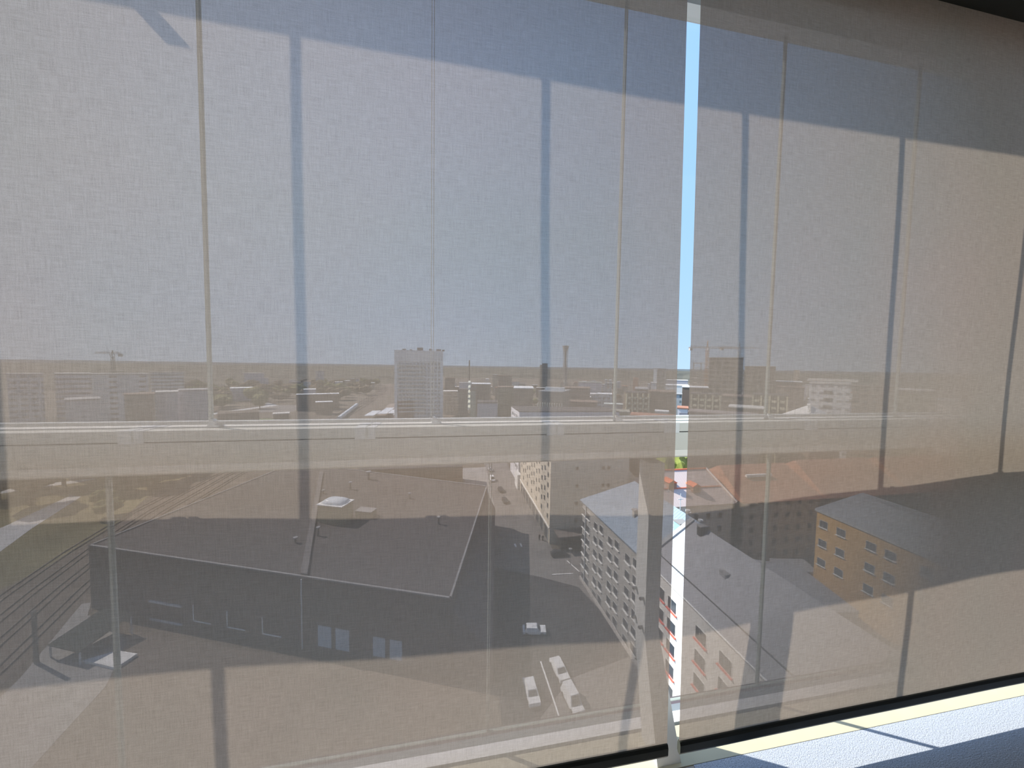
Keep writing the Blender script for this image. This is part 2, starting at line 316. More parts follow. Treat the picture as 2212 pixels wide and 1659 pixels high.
patch('dirt_track', [(-170, 158), (-160, 166), (-146, 172), (-149, 166), (-158, 160), (-168, 152)], .07, roadm)
patch('railway_bed', [(-60, 40), (-70, 70), (-74, 100), (-76, 160), (-76, 316), (-88, 455), (-104, 614), (-124, 808), (-160, 1200), (-172, 1200), (-150, 808), (-128, 614), (-118, 455), (-116, 316), (-112, 160), (-96, 110), (-96, 88), (-84, 60), (-76, 40)], .04, gravel)
patch('goods_yard', [(-76, 250), (-70, 330), (-78, 455), (-60, 455), (-40, 300), (-20, 250)], .05, mat('goods_yard_gravel', (.3, .25, .21), 1, noise=.2, nscale=.05))
patch('upper_road', [(-233, 312), (-222, 366), (-200, 440), (-236, 486), (-243, 482), (-212, 440), (-230, 372), (-246, 316)], .07, roadm)
patch('car_park', [(-205, 380), (-160, 380), (-165, 440), (-205, 445)], .06, asphalt)
for i, off in enumerate((0, 4.6, 9.2, 13.8)):
    tr = MB(); base = [(-70, 45), (-75, 66), (-83, 88), (-88, 105), (-93, 130), (-96, 166), (-98, 316), (-106, 455), (-120, 614), (-140, 808)]
    for s in (-.75, .75):
        for (x0, y0), (x1, y1) in zip(base, base[1:]):
            a = Vector((x0+off-10+s, y0, 0)); b = Vector((x1+off-10+s, y1, 0))
            tr.hexa([(a.x-.09, a.y, GZ+.1), (a.x+.09, a.y, GZ+.1), (b.x+.09, b.y, GZ+.1), (b.x-.09, b.y, GZ+.1)], [(a.x-.09, a.y, GZ+.3), (a.x+.09, a.y, GZ+.3), (b.x+.09, b.y, GZ+.3), (b.x-.09, b.y, GZ+.3)], rail)
    tag(tr.build('railway_track'), 'dark parallel railway track passing beside the big flat-roofed shed', 'railway track', 'railway tracks beside the shed')
# far wooded horizon
fm = MB(); vs = []; fs = []; nA = 150; Rs = [930, 1080, 1300, 1700, 2400, 3400, 5000, 7500, 11500]
for j, r in enumerate(Rs):
    for i in range(nA+1):
        a = radians(-62+142*i/nA); az = -62+142*i/nA
        base = [0, 6, 6, 7, 9, 12, 20, 30, 38][j]
        if j < 3: base *= 1.0 if az < -2 else 0
        if az > -2 and j < 3: base = -3
        vs.append((r*sin(a), r*cos(a), GZ+base+(rnd.uniform(-3, 4) if base > 0 else 0)))
for j in range(len(Rs)-1):
    for i in range(nA): q = j*(nA+1)+i; fs.append((q, q+1, q+nA+2, q+nA+1))
fo = fm.add(vs, fs[:6*nA], mat('spring_forest', (.085, .08, .062), 1, noise=.55, nscale=.006)); fm.m += [fm.mi(mat('hazy_forest', (.085, .1, .11), 1, noise=.3, nscale=.004))]*(2*nA); fm.f += fs[6*nA:]; fo = fm.build('forest')  # outer rings blue-grey: distance haze put into the forest colour
tag(fo, 'low brown and green woodland stretching along the whole horizon', 'forest', kind='stuff')
# ================================================================== BUILDINGS
def bpoly(name, label, poly, z1, wall, roof, cat='building', lip=.35, over=.0, lipm=None, z0=GZ, par=None):
    """flat-roofed building on any footprint, given counter-clockwise"""
    cx = sum(p[0] for p in poly)/len(poly); cy = sum(p[1] for p in poly)/len(poly)
    t = thing(name, label, cat, (cx, cy, z0)); L = [(x-cx, y-cy) for x, y in poly]
    MB().prism(L, 0, z1-z0-lip, wall).build('walls', t)
    L2 = [(x*(1+over/10), y*(1+over/10)) for x, y in L]
    MB().prism(L2, z1-z0-lip, z1-z0, lipm or roof, roof).build('roof', t)
    return t
def ridge(name, label, x0, x1, y0, y1, ze, zr, wall, roof, axis='x', hip=0, over=.5, cat='building', z0=GZ, rz=0, org=None):
    """gabled or hipped house; ridge along axis"""
    t = thing(name, label, cat, ((x0+x1)/2, (y0+y1)/2, z0), rz); cx, cy = (x0+x1)/2, (y0+y1)/2
    a, b, c, d = x0-cx, x1-cx, y0-cy, y1-cy; e, r = ze-z0, zr-z0
    MB().box(a, c, 0, b, d, e, wall).build('walls', t)
    if axis == 'x':
        o = over; k = o*(r-e)/((d-c)/2); vs = [(a-o, c-o, e-k), (b+o, c-o, e-k), (b+o, d+o, e-k), (a-o, d+o, e-k), (a-o+hip, 0, r), (b+o-hip, 0, r)]
        f = [(0, 1, 5, 4), (2, 3, 4, 5), (1, 2, 5), (3, 0, 4), (3, 2, 1, 0)]
    else:
        o = over; k = o*(r-e)/((b-a)/2); vs = [(a-o, c-o, e-k), (b+o, c-o, e-k), (b+o, d+o, e-k), (a-o, d+o, e-k), (0, c-o+hip, r), (0, d+o-hip, r)]
        f = [(0, 1, 4), (1, 2, 5, 4), (2, 3, 5), (3, 0, 4, 5), (3, 2, 1, 0)]
    MB().add(vs, f, roof).build('roof', t); return t
def window_mesh(wd, ht, frame, glassm, sillm=None, split=True, nm='window'):
    """window for a wall facing -X; origin at the middle of its foot on the wall"""
    m = MB().box(-.05, -wd/2, 0, .05, wd/2, ht, frame).box(-.07, -wd/2+.09, .09, -.04, (wd*.12 if split else wd/2)-.06, ht-.09, glassm)
    if split: m.box(-.07, wd*.12, .09, -.04, wd/2-.09, ht-.09, glassm)
    if sillm: m.box(-.30, -wd/2-.12, -.10, .02, wd/2+.12, 0, sillm)
    return m
def row_of(proto_mb, par, spots, rz=0, nm='window'):
    """one mesh, one object per window; spots in world coordinates"""
    p = None
    for s in spots:
        if p is None: p = proto_mb.build(nm, par); o = p
        else: o = p.copy(); COL.objects.link(o)
        v = Vector(s)-par.location; v.rotate(Matrix.Rotation(-par.rotation_euler.z, 3, 'Z')); o.location = v; o.rotation_euler = (0, 0, rz-par.rotation_euler.z)
# --- big flat roofed shed
A, B, Cc, D = (-71.4, 80.3), (.1, 53.4), (11.0, 103.6), (-57.4, 138.0)
shed = bpoly('warehouse', 'large brown warehouse with a wide flat felt roof, left of the street', [A, B, Cc, D], -37.2, brick, felt, lip=.5)
def rim(par, pts, z, m, w_=.35, h=.25, nm='parapet'):
    for (x0, y0), (x1, y1) in zip(pts, pts[1:]):
        d = Vector((x1-x0, y1-y0)).normalized(); nn = Vector((-d.y, d.x))*w_
        q = [(x0, y0), (x1, y1), (x1+nn.x, y1+nn.y), (x0+nn.x, y0+nn.y)]
        o = MB().hexa([(*p, z) for p in q], [(*p, z+h) for p in q], m).build(nm, par); o.location = -par.location
capm = mat('roof_edge_flashing', (.27, .26, .255), .5)
rim(shed, [A, B, Cc, D, A], -37.2, capm)
fwl = mat('fire_wall_grey', (.15, .14, .14), .9); o = MB().hexa([(-25.9, 63.6, -37.2), (-24.6, 63.1, -37.2), (-42.8, 124, -37.2), (-44.1, 124, -37.2)], [(-25.9, 63.6, -36.7), (-24.6, 63.1, -36.7), (-42.8, 124, -36.7), (-44.1, 124, -36.7)], fwl).build('fire_wall', shed); o.location = -shed.location
def on_front(t_, z, off=.0):   # point on the shed front wall, t_ = 0..1 from the left corner
    return (A[0]+(B[0]-A[0])*t_, A[1]+(B[1]-A[1])*t_, z)
fang = atan2(B[1]-A[1], B[0]-A[0])
lightp = mat('frosted_window', (.5, .58, .66), .3)
for t_, wd, z, ht in ((.70, 2.6, -49.0, 3.6), (.745, 2.6, -49.0, 3.6), (.835, 2.2, -48.9, 3.2), (.875, 2.2, -48.9, 3.2)):
    o = MB().box(-.08, -wd/2, 0, .05, wd/2, ht, lightp).box(-.1, -wd/2, ht, .05, wd/2, ht+.12, alu).build('window', shed); v = Vector(on_front(t_, z))-shed.location; o.location = v; o.rotation_euler = (0, 0, fang+pi/2)
for t_ in (.36, .46, .56):
    o = MB().box(-.08, -1.9, 0, .05, 1.9, 3.0, pane).box(-.12, -2.0, -.15, .05, 2.0, .1, white).box(-.12, 1.8, 0, .05, 2.0, 3.0, white).build('window', shed)
    o.location = Vector(on_front(t_, -48.6))-shed.location; o.rotation_euler = (0, 0, fang+pi/2)
o = MB().box(-.1, -3.6, 0, .05, 3.6, 3.4, pane).box(-.3, -3.8, 3.4, .05, 3.8, 3.7, alu).box(-.25, -3.8, -.2, .05, 3.8, .15, alu).build('loading_door', shed)
o.location = Vector(on_front(.25, -49.8))-shed.location; o.rotation_euler = (0, 0, fang+pi/2)
o = MB().tube((0, 0, 0), (0, 0, 12.6), .12, alu).build('downpipe', shed); o.location = Vector(on_front(.643, GZ))-shed.location+Vector((-.05, -.2, 0))
# annex along the street
an = thing('lean_to', 'low brown lean-to with pale ribs between the warehouse and the street', 'building', (5, 75, GZ))
def loc(par, mb, nm): o = mb.build(nm, par); o.location = -par.location; return o
loc(an, MB().hexa([(.3, 53.6, GZ), (6.5, 50.5, GZ), (13.6, 104, GZ), (11.1, 103.6, GZ)], [(.3, 53.6, -39.2), (6.5, 50.5, -44.5), (13.6, 104, -44.5), (11.1, 103.6, -39.2)], mat('annex_roof', (.155, .125, .12), .9, noise=.1, nscale=.4)), 'walls')
for k in range(7):
    f = (k+.5)/7; a = Vector((.3+(10.8)*f, 53.6+50*f, -39.1)); b = Vector((6.4+7.1*f, 50.5+53.5*f, -44.4)); loc(an, MB().tube(a, b, .12, mat('annex_rib', (.26, .23, .21), .8), 5), 'roof_rib')
# roof furniture
def free(nm, mb, label, cat, at, group=None, rz=0):
    o = mb.build(nm, None, loc=at, rz=rz); return tag(o, label, cat, group)
kerb = mat('skylight_kerb', (.33, .275, .19), .9)
sk = thing('skylight', 'domed rooflight with a pale rim on a tall box, on the warehouse roof', 'skylight', (-27.0, 85.6, -37.2), fang)
MB().box(-3.1, -2.0, 0, 3.1, 2.2, 4.2, kerb).build('kerb', sk)
MB().box(-3.3, -2.2, 4.2, 3.3, 2.4, 4.4, white).build('rim', sk)
dm = MB(); vv = []; ff = []
for j in range(7):
    q = j/6; s_ = cos(q*pi/2*.97); z = 4.4+1.1*sin(q*pi/2)
    vv += [(3.0*s_*cos(a)*(1/max(abs(cos(a)), abs(sin(a))))**(.55), 2.0*s_*sin(a)*(1/max(abs(cos(a)), abs(sin(a))))**(.55)+.1, z) for a in [2*pi*i/24 for i in range(24)]]
for j in range(6):
    for i in range(24): ff.append((j*24+i, j*24+(i+1) % 24, (j+1)*24+(i+1) % 24, (j+1)*24+i))
ff.append(tuple(6*24+i for i in range(24)))
dm.add(vv, ff, mat('acrylic_dome', (.62, .66, .68), .08, 0, .9)).build('dome', sk, smooth=True)
free('roof_hatch', MB().box(-2.1, -1.2, 0, 2.1, 1.2, 1.5, kerb).box(-2.2, -1.3, 1.5, 2.2, 1.3, 1.65, capm), 'low square roof hatch beside the domed rooflight', 'roof hatch', (-20.5, 87.0, -37.2), rz=fang)
def vent(x, y, h, r, label, cap=True):
    t = thing('vent_pipe', label, 'vent pipe', (x, y, -37.2), 0, 'vent pipes on the warehouse roof')
    MB().tube((0, 0, 0), (0, 0, h), r, mat('vent_metal', (.12, .11, .11), .6), 8).build('pipe', t)
    MB().tube((0, 0, h), (0, 0, h+.3), r*2.1, mat('vent_cowl', (.32, .31, .31), .5), 8).build('cowl', t)
vent(-28.2, 78.2, 1.7, .2, 'vent pipe in front of the domed rooflight box')
vent(-31.7, 75.8, .9, .22, 'short vent pipe left of the long roof wall')
vent(-2.8, 80, 1.6, .2, 'vent pipe near the street end of the warehouse roof')
vent(-29.4, 106.5, 2.0, .25, 'thin tall vent pipe behind the domed rooflight')
vent(-26.2, 115, 2.4, .4, 'thick vent pipe furthest from the balcony, behind the domed rooflight')
vent(-11.4, 97, 1.3, .2, 'vent pipe alone on the far street side of the roof')
vent(-36, 104, .8, .2, 'stubby vent pipe left of the domed rooflight')
# --- canopy and clutter left of the warehouse front
loc_c = thing('glazed_canopy', 'sloping glazed canopy with bright floor below at the warehouse corner', 'canopy', (-62, 70, GZ), fang)
MB().hexa([(-3, -4, 2.2), (4, -4, 2.2), (4, 3, 3.6), (-3, 3, 3.6)], [(-3, -4, 2.4), (4, -4, 2.4), (4, 3, 3.8), (-3, 3, 3.8)], mat('canopy_sheet', (.05, .06, .06), .95, 0, .05)).build('roof', loc_c)
for x, y, h in ((-2.8, -3.8, 2.3), (3.8, -3.8, 2.3), (-2.8, 2.8, 3.6), (3.8, 2.8, 3.6)): MB().box(x-.1, y-.1, 0, x+.1, y+.1, h, alu).build('post', loc_c)
free('pale_tarpaulin', MB().prism([(-3.5, -1.4), (3.6, -1.4), (3.6, 1.4), (-.5, 1.2)], .05, .5, white), 'bright white tarpaulin lying on the ground below the glazed canopy', 'tarpaulin', (-56, 65.5, GZ), rz=fang)
free('utility_pole', MB().tube((0, 0, 0), (0, 0, 9), .28, mat('pole_wood', (.16, .15, .14), .9), 8), 'grey pole standing by the tracks, left of the glazed canopy', 'pole', (-67, 66.5, GZ))
# concrete platform
free('concrete_apron', MB().prism([(-61, 46), (-50, 46), (-52, 60), (-57, 70), (-70, 78), (-73, 82), (-74.5, 82), (-66.5, 64)], 0, .06, paving), 'pale concrete apron between the tracks and the warehouse', 'apron', (0, 0, GZ))
# --- wagons and other rail things
def wagon(label, x, y, ln, m, rz, w_=2.9, h=3.6, nm='railway_carriage', group=None, cat='railway carriage'):
    t = thing(nm, label, cat, (x, y, GZ), rz, group)
    MB().box(-w_/2, -ln/2, .9, w_/2, ln/2, h*.85, m).hexa([(-w_/2, -ln/2, h*.85), (w_/2, -ln/2, h*.85), (w_/2, ln/2, h*.85), (-w_/2, ln/2, h*.85)], [(-w_/3, -ln/2, h), (w_/3, -ln/2, h), (w_/3, ln/2, h), (-w_/3, ln/2, h)], m).build('body', t)
    for s in (-.36, .36):
        MB().box(-w_/2+.3, ln*s-1.4, .3, w_/2-.3, ln*s+1.4, .9, dark).build('bogie', t)
tw = mat('train_white', (.72, .74, .76), .35)
for k in range(4): wagon('white carriage of the train standing on the tracks left of the white tower', -98-3.2*k, 330+27*k, 25, tw, .12, group='carriages of the white train', h=4)
for i, (x, y, ln, lab) in enumerate(((-72, 335, 34, 'broad pale canopy roof nearest the tracks, left of the tower base'), (-63.2, 352, 46, 'long pale canopy roof in the middle of the station canopies'), (-54.6, 345, 26, 'short pale canopy roof nearest the white tower'))):
    t = thing('platform_canopy', lab, 'canopy', (x, y, GZ), .0)
    MB().box(-4, -ln/2, 4.2, 4, ln/2, 4.6, tw).build('roof', t)
    for s in (-.4, 0, .4): MB().box(-.2, ln*s-.2, 0, .2, ln*s+.2, 4.2, alu).build('post', t)
t = thing('station_shed', 'small pinkish shed at the foot of the white tower', 'building', (-49, 326, GZ)); MB().box(-3, -3, 0, 3, 3, 4, mat('pink_render', (.5, .36, .33), .8)).build('walls', t); MB().box(-3.3, -3.3, 4, 3.3, 3.3, 4.4, alu).build('roof', t)
# --- building between warehouse far side and street (orange brick, pale)
wb = bpoly('brick_house', 'orange-brown brick building behind the far edge of the warehouse roof', [(-34, 132), (4.2, 132), (5.0, 150), (-34, 150)], -39.0, mat('orange_brick', (.27, .17, .11), .9), felt)
patch('pavement', [(4.6, 118), (15, 114), (17, 166), (5.4, 166)], .12, paving)
# --- B1: grey block with window grid and blue-grey sheet roof
fB1 = mat('grey_render', (.36, .355, .34), .85, noise=.05, nscale=.3); metal = mat('blue_grey_sheet_roof', (.24, .31, .39), .38, .15, .6, noise=.08, nscale=.4, seams=(1, .6, .14, .4))
b1 = thing('apartment_block', 'long grey apartment block with rows of small windows and dark blue-grey metal roof', 'building', (38.5, 60, GZ))
loc(b1, MB().prism([(31.4, 46.6), (46, 46.6), (46, 74.3), (30.3, 74.3)], GZ, -31, fB1), 'walls')
loc(b1, MB().add([(30.9, 46.6, -31), (46.6, 46.6, -31), (46.6, 74.9, -31), (29.8, 74.9, -31), (38.7, 46.6, -24.2), (38.7, 66.5, -24.2), (30.9, 46.6, -31.25), (46.6, 46.6, -31.25), (46.6, 74.9, -31.25), (29.8, 74.9, -31.25)],
   [(0, 1, 4), (1, 2, 5, 4), (2, 3, 5), (3, 0, 4, 5), (9, 8, 7, 6), (6, 7, 1, 0), (7, 8, 2, 1), (8, 9, 3, 2), (9, 6, 0, 3)], metal), 'roof')
loc(b1, MB().tube((30.4, 74.9, -30.85), (31.4, 46.8, -30.85), .12, white, 6), 'gutter')
loc(b1, MB().tube((31.5, 74, -30.1), (32.4, 47, -30.1), .05, white, 5).tube((31.5, 74, -29.8), (32.4, 47, -29.8), .05, white, 5), 'snow_guard')
loc(b1, MB().tube((30.2, 72.2, -31), (30.2, 72.2, GZ), .14, alu, 6), 'downpipe')
loc(b1, MB().hexa([(31.0, 46.6, GZ), (30.2, 74.4, GZ), (30.0, 74.4, GZ), (30.8, 46.6, GZ)], [(31.0, 46.6, GZ+.9), (30.2, 74.4, GZ+.9), (30.0, 74.4, GZ+.9), (30.8, 46.6, GZ+.9)], concrete), 'plinth')
sp = []
for r in range(6):
    for k in range(8):
        y = 73.4 if k == 0 else 71.2-3.15*(k-1)-(.0 if k % 2 else .6)
        z = -34.2-3.02*r-(.55 if (k % 2 == 0 and k > 0) else 0)*1.0
        sp.append((30.3+(74.3-y)/27.7*1.1, y, z))
wsill = mat('pale_sill', (.72, .72, .7), .6)
row_of(window_mesh(1.7, 1.55, mat('window_frame_grey', (.55, .56, .56), .6), pane, wsill), b1, sp)
for x, y, zz, s, m_, l in ((34.2, 58.2, -29.2, .8, fB1, 'grey brick chimney halfway up the blue-grey metal roof'), (36.6, 48.4, -27.2, 1.5, mat('blue_metal', (.3, .5, .72), .35), 'blue metal chimney housing beside the bright gap')):
    t = thing('chimney', l, 'chimney', (x, y, zz), 0); MB().box(-s/2, -s/2, 0, s/2, s/2, 2.4, m_).build('shaft', t); MB().box(-s/2-.1, -s/2-.1, 2.4, s/2+.1, s/2+.1, 2.6, capm).build('cap', t)
for k, (x, y) in enumerate(((38.7, 63), (38.9, 59.5), (38.7, 55), (38.6, 51.5))):
    t = thing('roof_aerial', 'thin metal aerial on the ridge of the blue-grey metal roof', 'aerial', (x, y, -24.3), 0, 'aerials on the metal roof ridge')
    MB().tube((0, 0, 0), (0, 0, 2.6+.4*(k % 2)), .06, alu, 5).build('mast', t); MB().box(-.5, -.04, 2.0, .5, .04, 2.1, alu).build('crossbar', t)
# --- B2: white block with red sills
fB2 = mat('white_render', (.78, .77, .74), .85, noise=.03, nscale=.3); roof2 = mat('grey_tile_roof', (.34, .345, .37), .6, 0, .4, noise=.12, nscale=.8, seams=(1, .45, .16, .22))
b2 = thing('apartment_block', 'white apartment block with red window sills and grey roof, nearest the balcony', 'building', (37, 33, GZ))
loc(b2, MB().prism([(29.9, 20), (44.5, 20), (44.5, 46.4), (29.9, 46.4)], GZ, -29.2, fB2), 'walls')
loc(b2, MB().add([(29.3, 19.5, -29), (45, 19.5, -29), (45, 46.5, -29), (29.3, 46.5, -29), (37.2, 19.5, -23.6), (37.2, 46.5, -23.6), (29.3, 19.5, -29.3), (45, 19.5, -29.3), (45, 46.5, -29.3), (29.3, 46.5, -29.3)],
   [(0, 1, 4), (1, 2, 5, 4), (2, 3, 5), (3, 0, 4, 5), (9, 8, 7, 6), (6, 7, 1, 0), (7, 8, 2, 1), (8, 9, 3, 2), (9, 6, 0, 3)], roof2), 'roof')
loc(b2, MB().tube((29.2, 46.5, -29.1), (29.2, 19.5, -29.1), .13, white, 6), 'gutter')
loc(b2, MB().tube((30.6, 46.3, -27.6), (30.6, 19.6, -27.6), .065, alu_d, 6), 'snow_guard')
fwm = MB()
q = [(29.2, 46.3, -28.7), (37.2, 46.3, -23.3), (37.2, 46.3, -24.5), (29.2, 46.3, -30.2)]
fwm.add([(x, 46.2, z) for x, y, z in q]+[(x, 47.0, z) for x, y, z in q], [(0, 1, 2, 3), (7, 6, 5, 4), (0, 4, 5, 1), (1, 5, 6, 2), (2, 6, 7, 3), (3, 7, 4, 0)], mat('fire_wall_flashing', (.34, .35, .36), .5)); loc(b2, fwm, 'fire_wall')
redsill = mat('red_sill', (.75, .12, .09), .5)
sp = [(29.9, y, -33.2-3.05*r) for r in range(5) for y in (43.3, 40.7, 35.2, 31.4, 27.2, 23.2)]
row_of(window_mesh(1.9, 1.75, white, pane, redsill), b2, sp)
loc(b2, MB().tube((29.75, 45.9, -29.2), (29.75, 45.9, GZ), .13, alu, 6), 'downpipe')
t = thing('chimney', 'short dark chimney at the top of the grey roof beside the firewall', 'chimney', (36.4, 43.6, -25.1)); MB().box(-.5, -.4, 0, .5, .4, 2.0, alu_d).build('shaft', t); MB().box(-.6, -.5, 2.0, .6, .5, 2.15, capm).build('cap', t)
t = thing('roof_hatch', 'small square hatch in the middle of the grey roof', 'roof hatch', (34.2, 36.5, -26.3)); MB().box(-.6, -.5, 0, .6, .5, .7, roof2).build('kerb', t); MB().box(-.65, -.55, .7, .65, .55, .78, capm).build('lid', t)
# --- cream corner building across the side street
fc = mat('cream_render', (.64, .58, .48), .85, noise=.04, nscale=.3)
cb = bpoly('apartment_block', 'tall cream apartment block at the street corner with shopfronts below', [(27.4, 91), (50.2, 89.5), (50.2, 133), (27.4, 133)], -24, fc, felt, over=.1)
sp = [(27.4, 93.2+3.35*k, -27.6-3.0*r-(.0 if k % 2 else 1.0)) for r in range(6) for k in range(12) if not (r == 5 and k % 2)]
row_of(window_mesh(1.25, 1.6, fc, pane, None, split=False), cb, sp)
sp = [(x, 90.9-(x-27.4)*.066, z) for x in (35, 42.6, 44.2) for z in (-29, -34, -39, -44)]
row_of(window_mesh(.9, 1.1, fc, pane, None, split=False), cb, sp, rz=pi/2)
loc(cb, MB().box(27.2, 91.2, -45.7, 27.5, 133, -45.4, white), 'cornice')
for k in range(8):
    loc(cb, MB().box(27.22, 92+5*k, -49.6, 27.5, 92+5*k+3.9, -46.2, pane).box(27.18, 92+5*k-.2, -49.8, 27.3, 92+5*k, -45.8, white), 'shopfront')
ba = thing('corner_shop_canopy', 'dark shopfront with flat canopy at the shaded end of the cream block', 'shopfront', (32, 88.4, GZ)); loc(ba, MB().box(28.5, 85.8, -46.0, 37.5, 90.2, -45.6, mat('shade_canopy', (.16, .14, .13), .8)), 'canopy'); loc(ba, MB().box(29.4, 86.6, GZ, 37.3, 90.0, -46.05, dark), 'glazing')
# next one along the street, white with long lilac end wall
lb = bpoly('apartment_block', 'pale lilac-grey slab block behind the cream corner block', [(28, 140), (72, 138), (72, 152), (28, 160)], -18.9, facade('lilac_slab', (.66, .66, .7), (.22, .23, .26), 5.5, 9, (.42, .56), (.4, .6)), felt)
sp = [(28, 143+3.3*k, -22.4-3.1*r) for r in range(8) for k in range(5)]
row_of(window_mesh(1.6, 1.5, white, pane, None), lb, sp)
row_of(window_mesh(1.3, 1.6, mat('lilac_frame', (.4, .4, .43), .7), pane, None), lb, [(x, 139.95-(x-28)*.0454, -23.8) for x in (40, 42.5, 46, 57, 59.5, 64.5, 66.8)], rz=pi/2)
bpoly('shop_building', 'low white building with bow canopy along the street behind the cream block', [(26.5, 134), (28, 134), (28, 139.8), (26.5, 139.8)], -44, white, white)
# --- red and orange roofs beyond the blue-grey roof
pinkr = mat('pale_pink_roof', (.55, .45, .42), .6, noise=.05, nscale=.3, seams=(0, .7, .1, .12)); orr = mat('orange_tile_roof', (.46, .21, .14), .7, noise=.18, nscale=.25, seams=(0, .5, .2, .15))
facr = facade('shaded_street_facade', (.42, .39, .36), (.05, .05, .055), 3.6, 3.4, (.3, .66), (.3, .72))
rr = ridge('town_house', 'town house with pale pink roof and red ridge strips, just right of the gap', 52, 72, 76, 93, -34, -28.2, mat('pale_house_wall', (.62, .58, .52), .85), pinkr, 'x', hip=2, over=.7)
redm = mat('red_ridge_tiles', (.75, .2, .1), .6)
loc(rr, MB().tube((52.8, 84.5, -28.0), (71.2, 84.5, -28.0), .22, redm, 6).tube((71.0, 84.5, -28.0), (72.8, 75.3, -34.2), .28, mat('pale_verge', (.7, .6, .55), .6), 6), 'ridge_cap')
loc(rr, MB().tube((52.3, 79.6, -31.4), (71.4, 79.6, -31.4), .16, redm, 6), 'snow_guard')
row_of(window_mesh(1.3, 1.7, white, pane, None), rr, [(x, 75.95, z) for z in (-38.5, -42, -46) for x in (54.5, 58, 61.5, 65, 68.5)], rz=pi/2)
for x, y, z, l in ((57, 80.5, -31.0, 'brown dormer window on the pale pink roof, nearest the gap'), (63.2, 79.4, -31.9, 'brown dormer window in the middle of the pale pink roof')):
    t = thing('dormer', l, 'dormer', (x, y, z)); MB().box(-1.1, -1.3, -.3, 1.1, 1.3, 1.2, mat('dormer_side', (.34, .2, .15), .8)).build('cheeks', t); MB().add([(-1.3, -1.5, 1.2), (1.3, -1.5, 1.2), (1.3, 1.7, 1.2), (-1.3, 1.7, 1.2), (0, -1.5, 2.0), (0, 1.7, 2.0)], [(0, 1, 4), (1, 2, 5, 4), (2, 3, 5), (3, 0, 4, 5), (3, 2, 1, 0)], redm).build('roof', t)
for x0, x1, lab, zr in ((74, 97.5, 'long house with orange tile roof next to the pale pink roof', -27.2), (99.5, 127, 'middle house of the orange-roofed row behind the ochre building', -26.6), (129, 162, 'furthest house of the orange-roofed row, at the faded right side', -26.6)):
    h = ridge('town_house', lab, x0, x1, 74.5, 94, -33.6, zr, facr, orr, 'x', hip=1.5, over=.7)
    if x0 < 99: loc(h, MB().box(80, 80, -29.6, 88, 80.6, -28.9, white), 'roof_ladder')
free('gabled_house', MB().add([(0, 0, 0), (7, 1, 0), (7, 1, 12), (3.5, .5, 15.5), (0, 0, 11.5), (0, 6, 0), (7, 7, 0), (7, 7, 12), (3.5, 6.5, 15.5), (0, 6, 11.5)], [(0, 1, 2, 3, 4), (9, 8, 7, 6, 5), (0, 4, 9, 5), (4, 3, 8, 9), (3, 2, 7, 8), (2, 1, 6, 7), (5, 6, 1, 0)], mat('pale_gable', (.66, .6, .5), .85)), 'small pale gabled house glimpsed left of the steel post', 'building', (55.5, 104, GZ))
# --- ochre block and low sheds
och = bpoly('apartment_block', 'ochre yellow apartment block with grey roof, at the right behind the blind', [(79.6, 61.2), (77.6, 36), (99, 33), (101.5, 67.5)], -30.4, mat('ochre_render', (.62, .37, .115), .85, noise=.05, nscale=.3), mat('ochre_block_roof', (.33, .35, .37), .55, noise=.06, nscale=.4), over=.25, lip=.5, lipm=mat('grey_fascia', (.46, .48, .5), .5))
loc(och, MB().add([(79.9, 60.8, -30.4), (78, 36.4, -30.4), (98.6, 33.5, -30.4), (101, 67, -30.4), (89, 44, -28.2), (90.4, 56, -28.2)], [(0, 1, 4, 5), (1, 2, 4), (2, 3, 5, 4), (3, 0, 5)], mat('ochre_block_roof', (.3, .31, .33), .6)), 'roof_slope')
row_of(window_mesh(1.7, 1.6, mat('ochre_frame', (.6, .58, .54), .6), pane, wsill), och, [(79.55-(61.2-y)*.079, y, z) for z in (-34, -38.2, -42.4) for y in (59.6, 56, 50.6, 47.5, 42.5)])
bpoly('flat_shed', 'low grey flat-roofed shed in the yard before the ochre block', [(54, 50), (73, 48), (76.5, 62), (66, 67), (57, 66)], -43.5, concrete, mat('pale_grey_roof', (.29, .3, .33), .8, noise=.08, nscale=.3))
bpoly('flat_shed', 'small low grey roof extending toward the orange-roofed houses', [(75, 63), (82, 62), (84, 67), (76, 68.5)], -45.5, concrete, mat('pale_grey_roof', (.29, .3, .33), .8))
bpoly('boiler_house', 'dark low annex with rooftop pipes behind the ridge of the metal roof', [(47.5, 61), (54, 61), (54, 70), (47.5, 70)], -36, mat('dark_brick', (.16, .1, .085), .9), felt)
for k, (x, y, h) in enumerate(((50, 66, 4), (51.4, 66, 4.6), (52.4, 67, 3.6), (53, 64, 3.2))):
    free('flue_pipe', MB().tube((0, 0, 0), (0, 0, h), .35, alu, 8).tube((0, 0, h), (0, 0, h+.4), .5, alu, 8), 'upright metal flue pipe on the dark annex behind the metal roof', 'flue pipe', (x, y, -36), group='flue pipes on the dark annex')
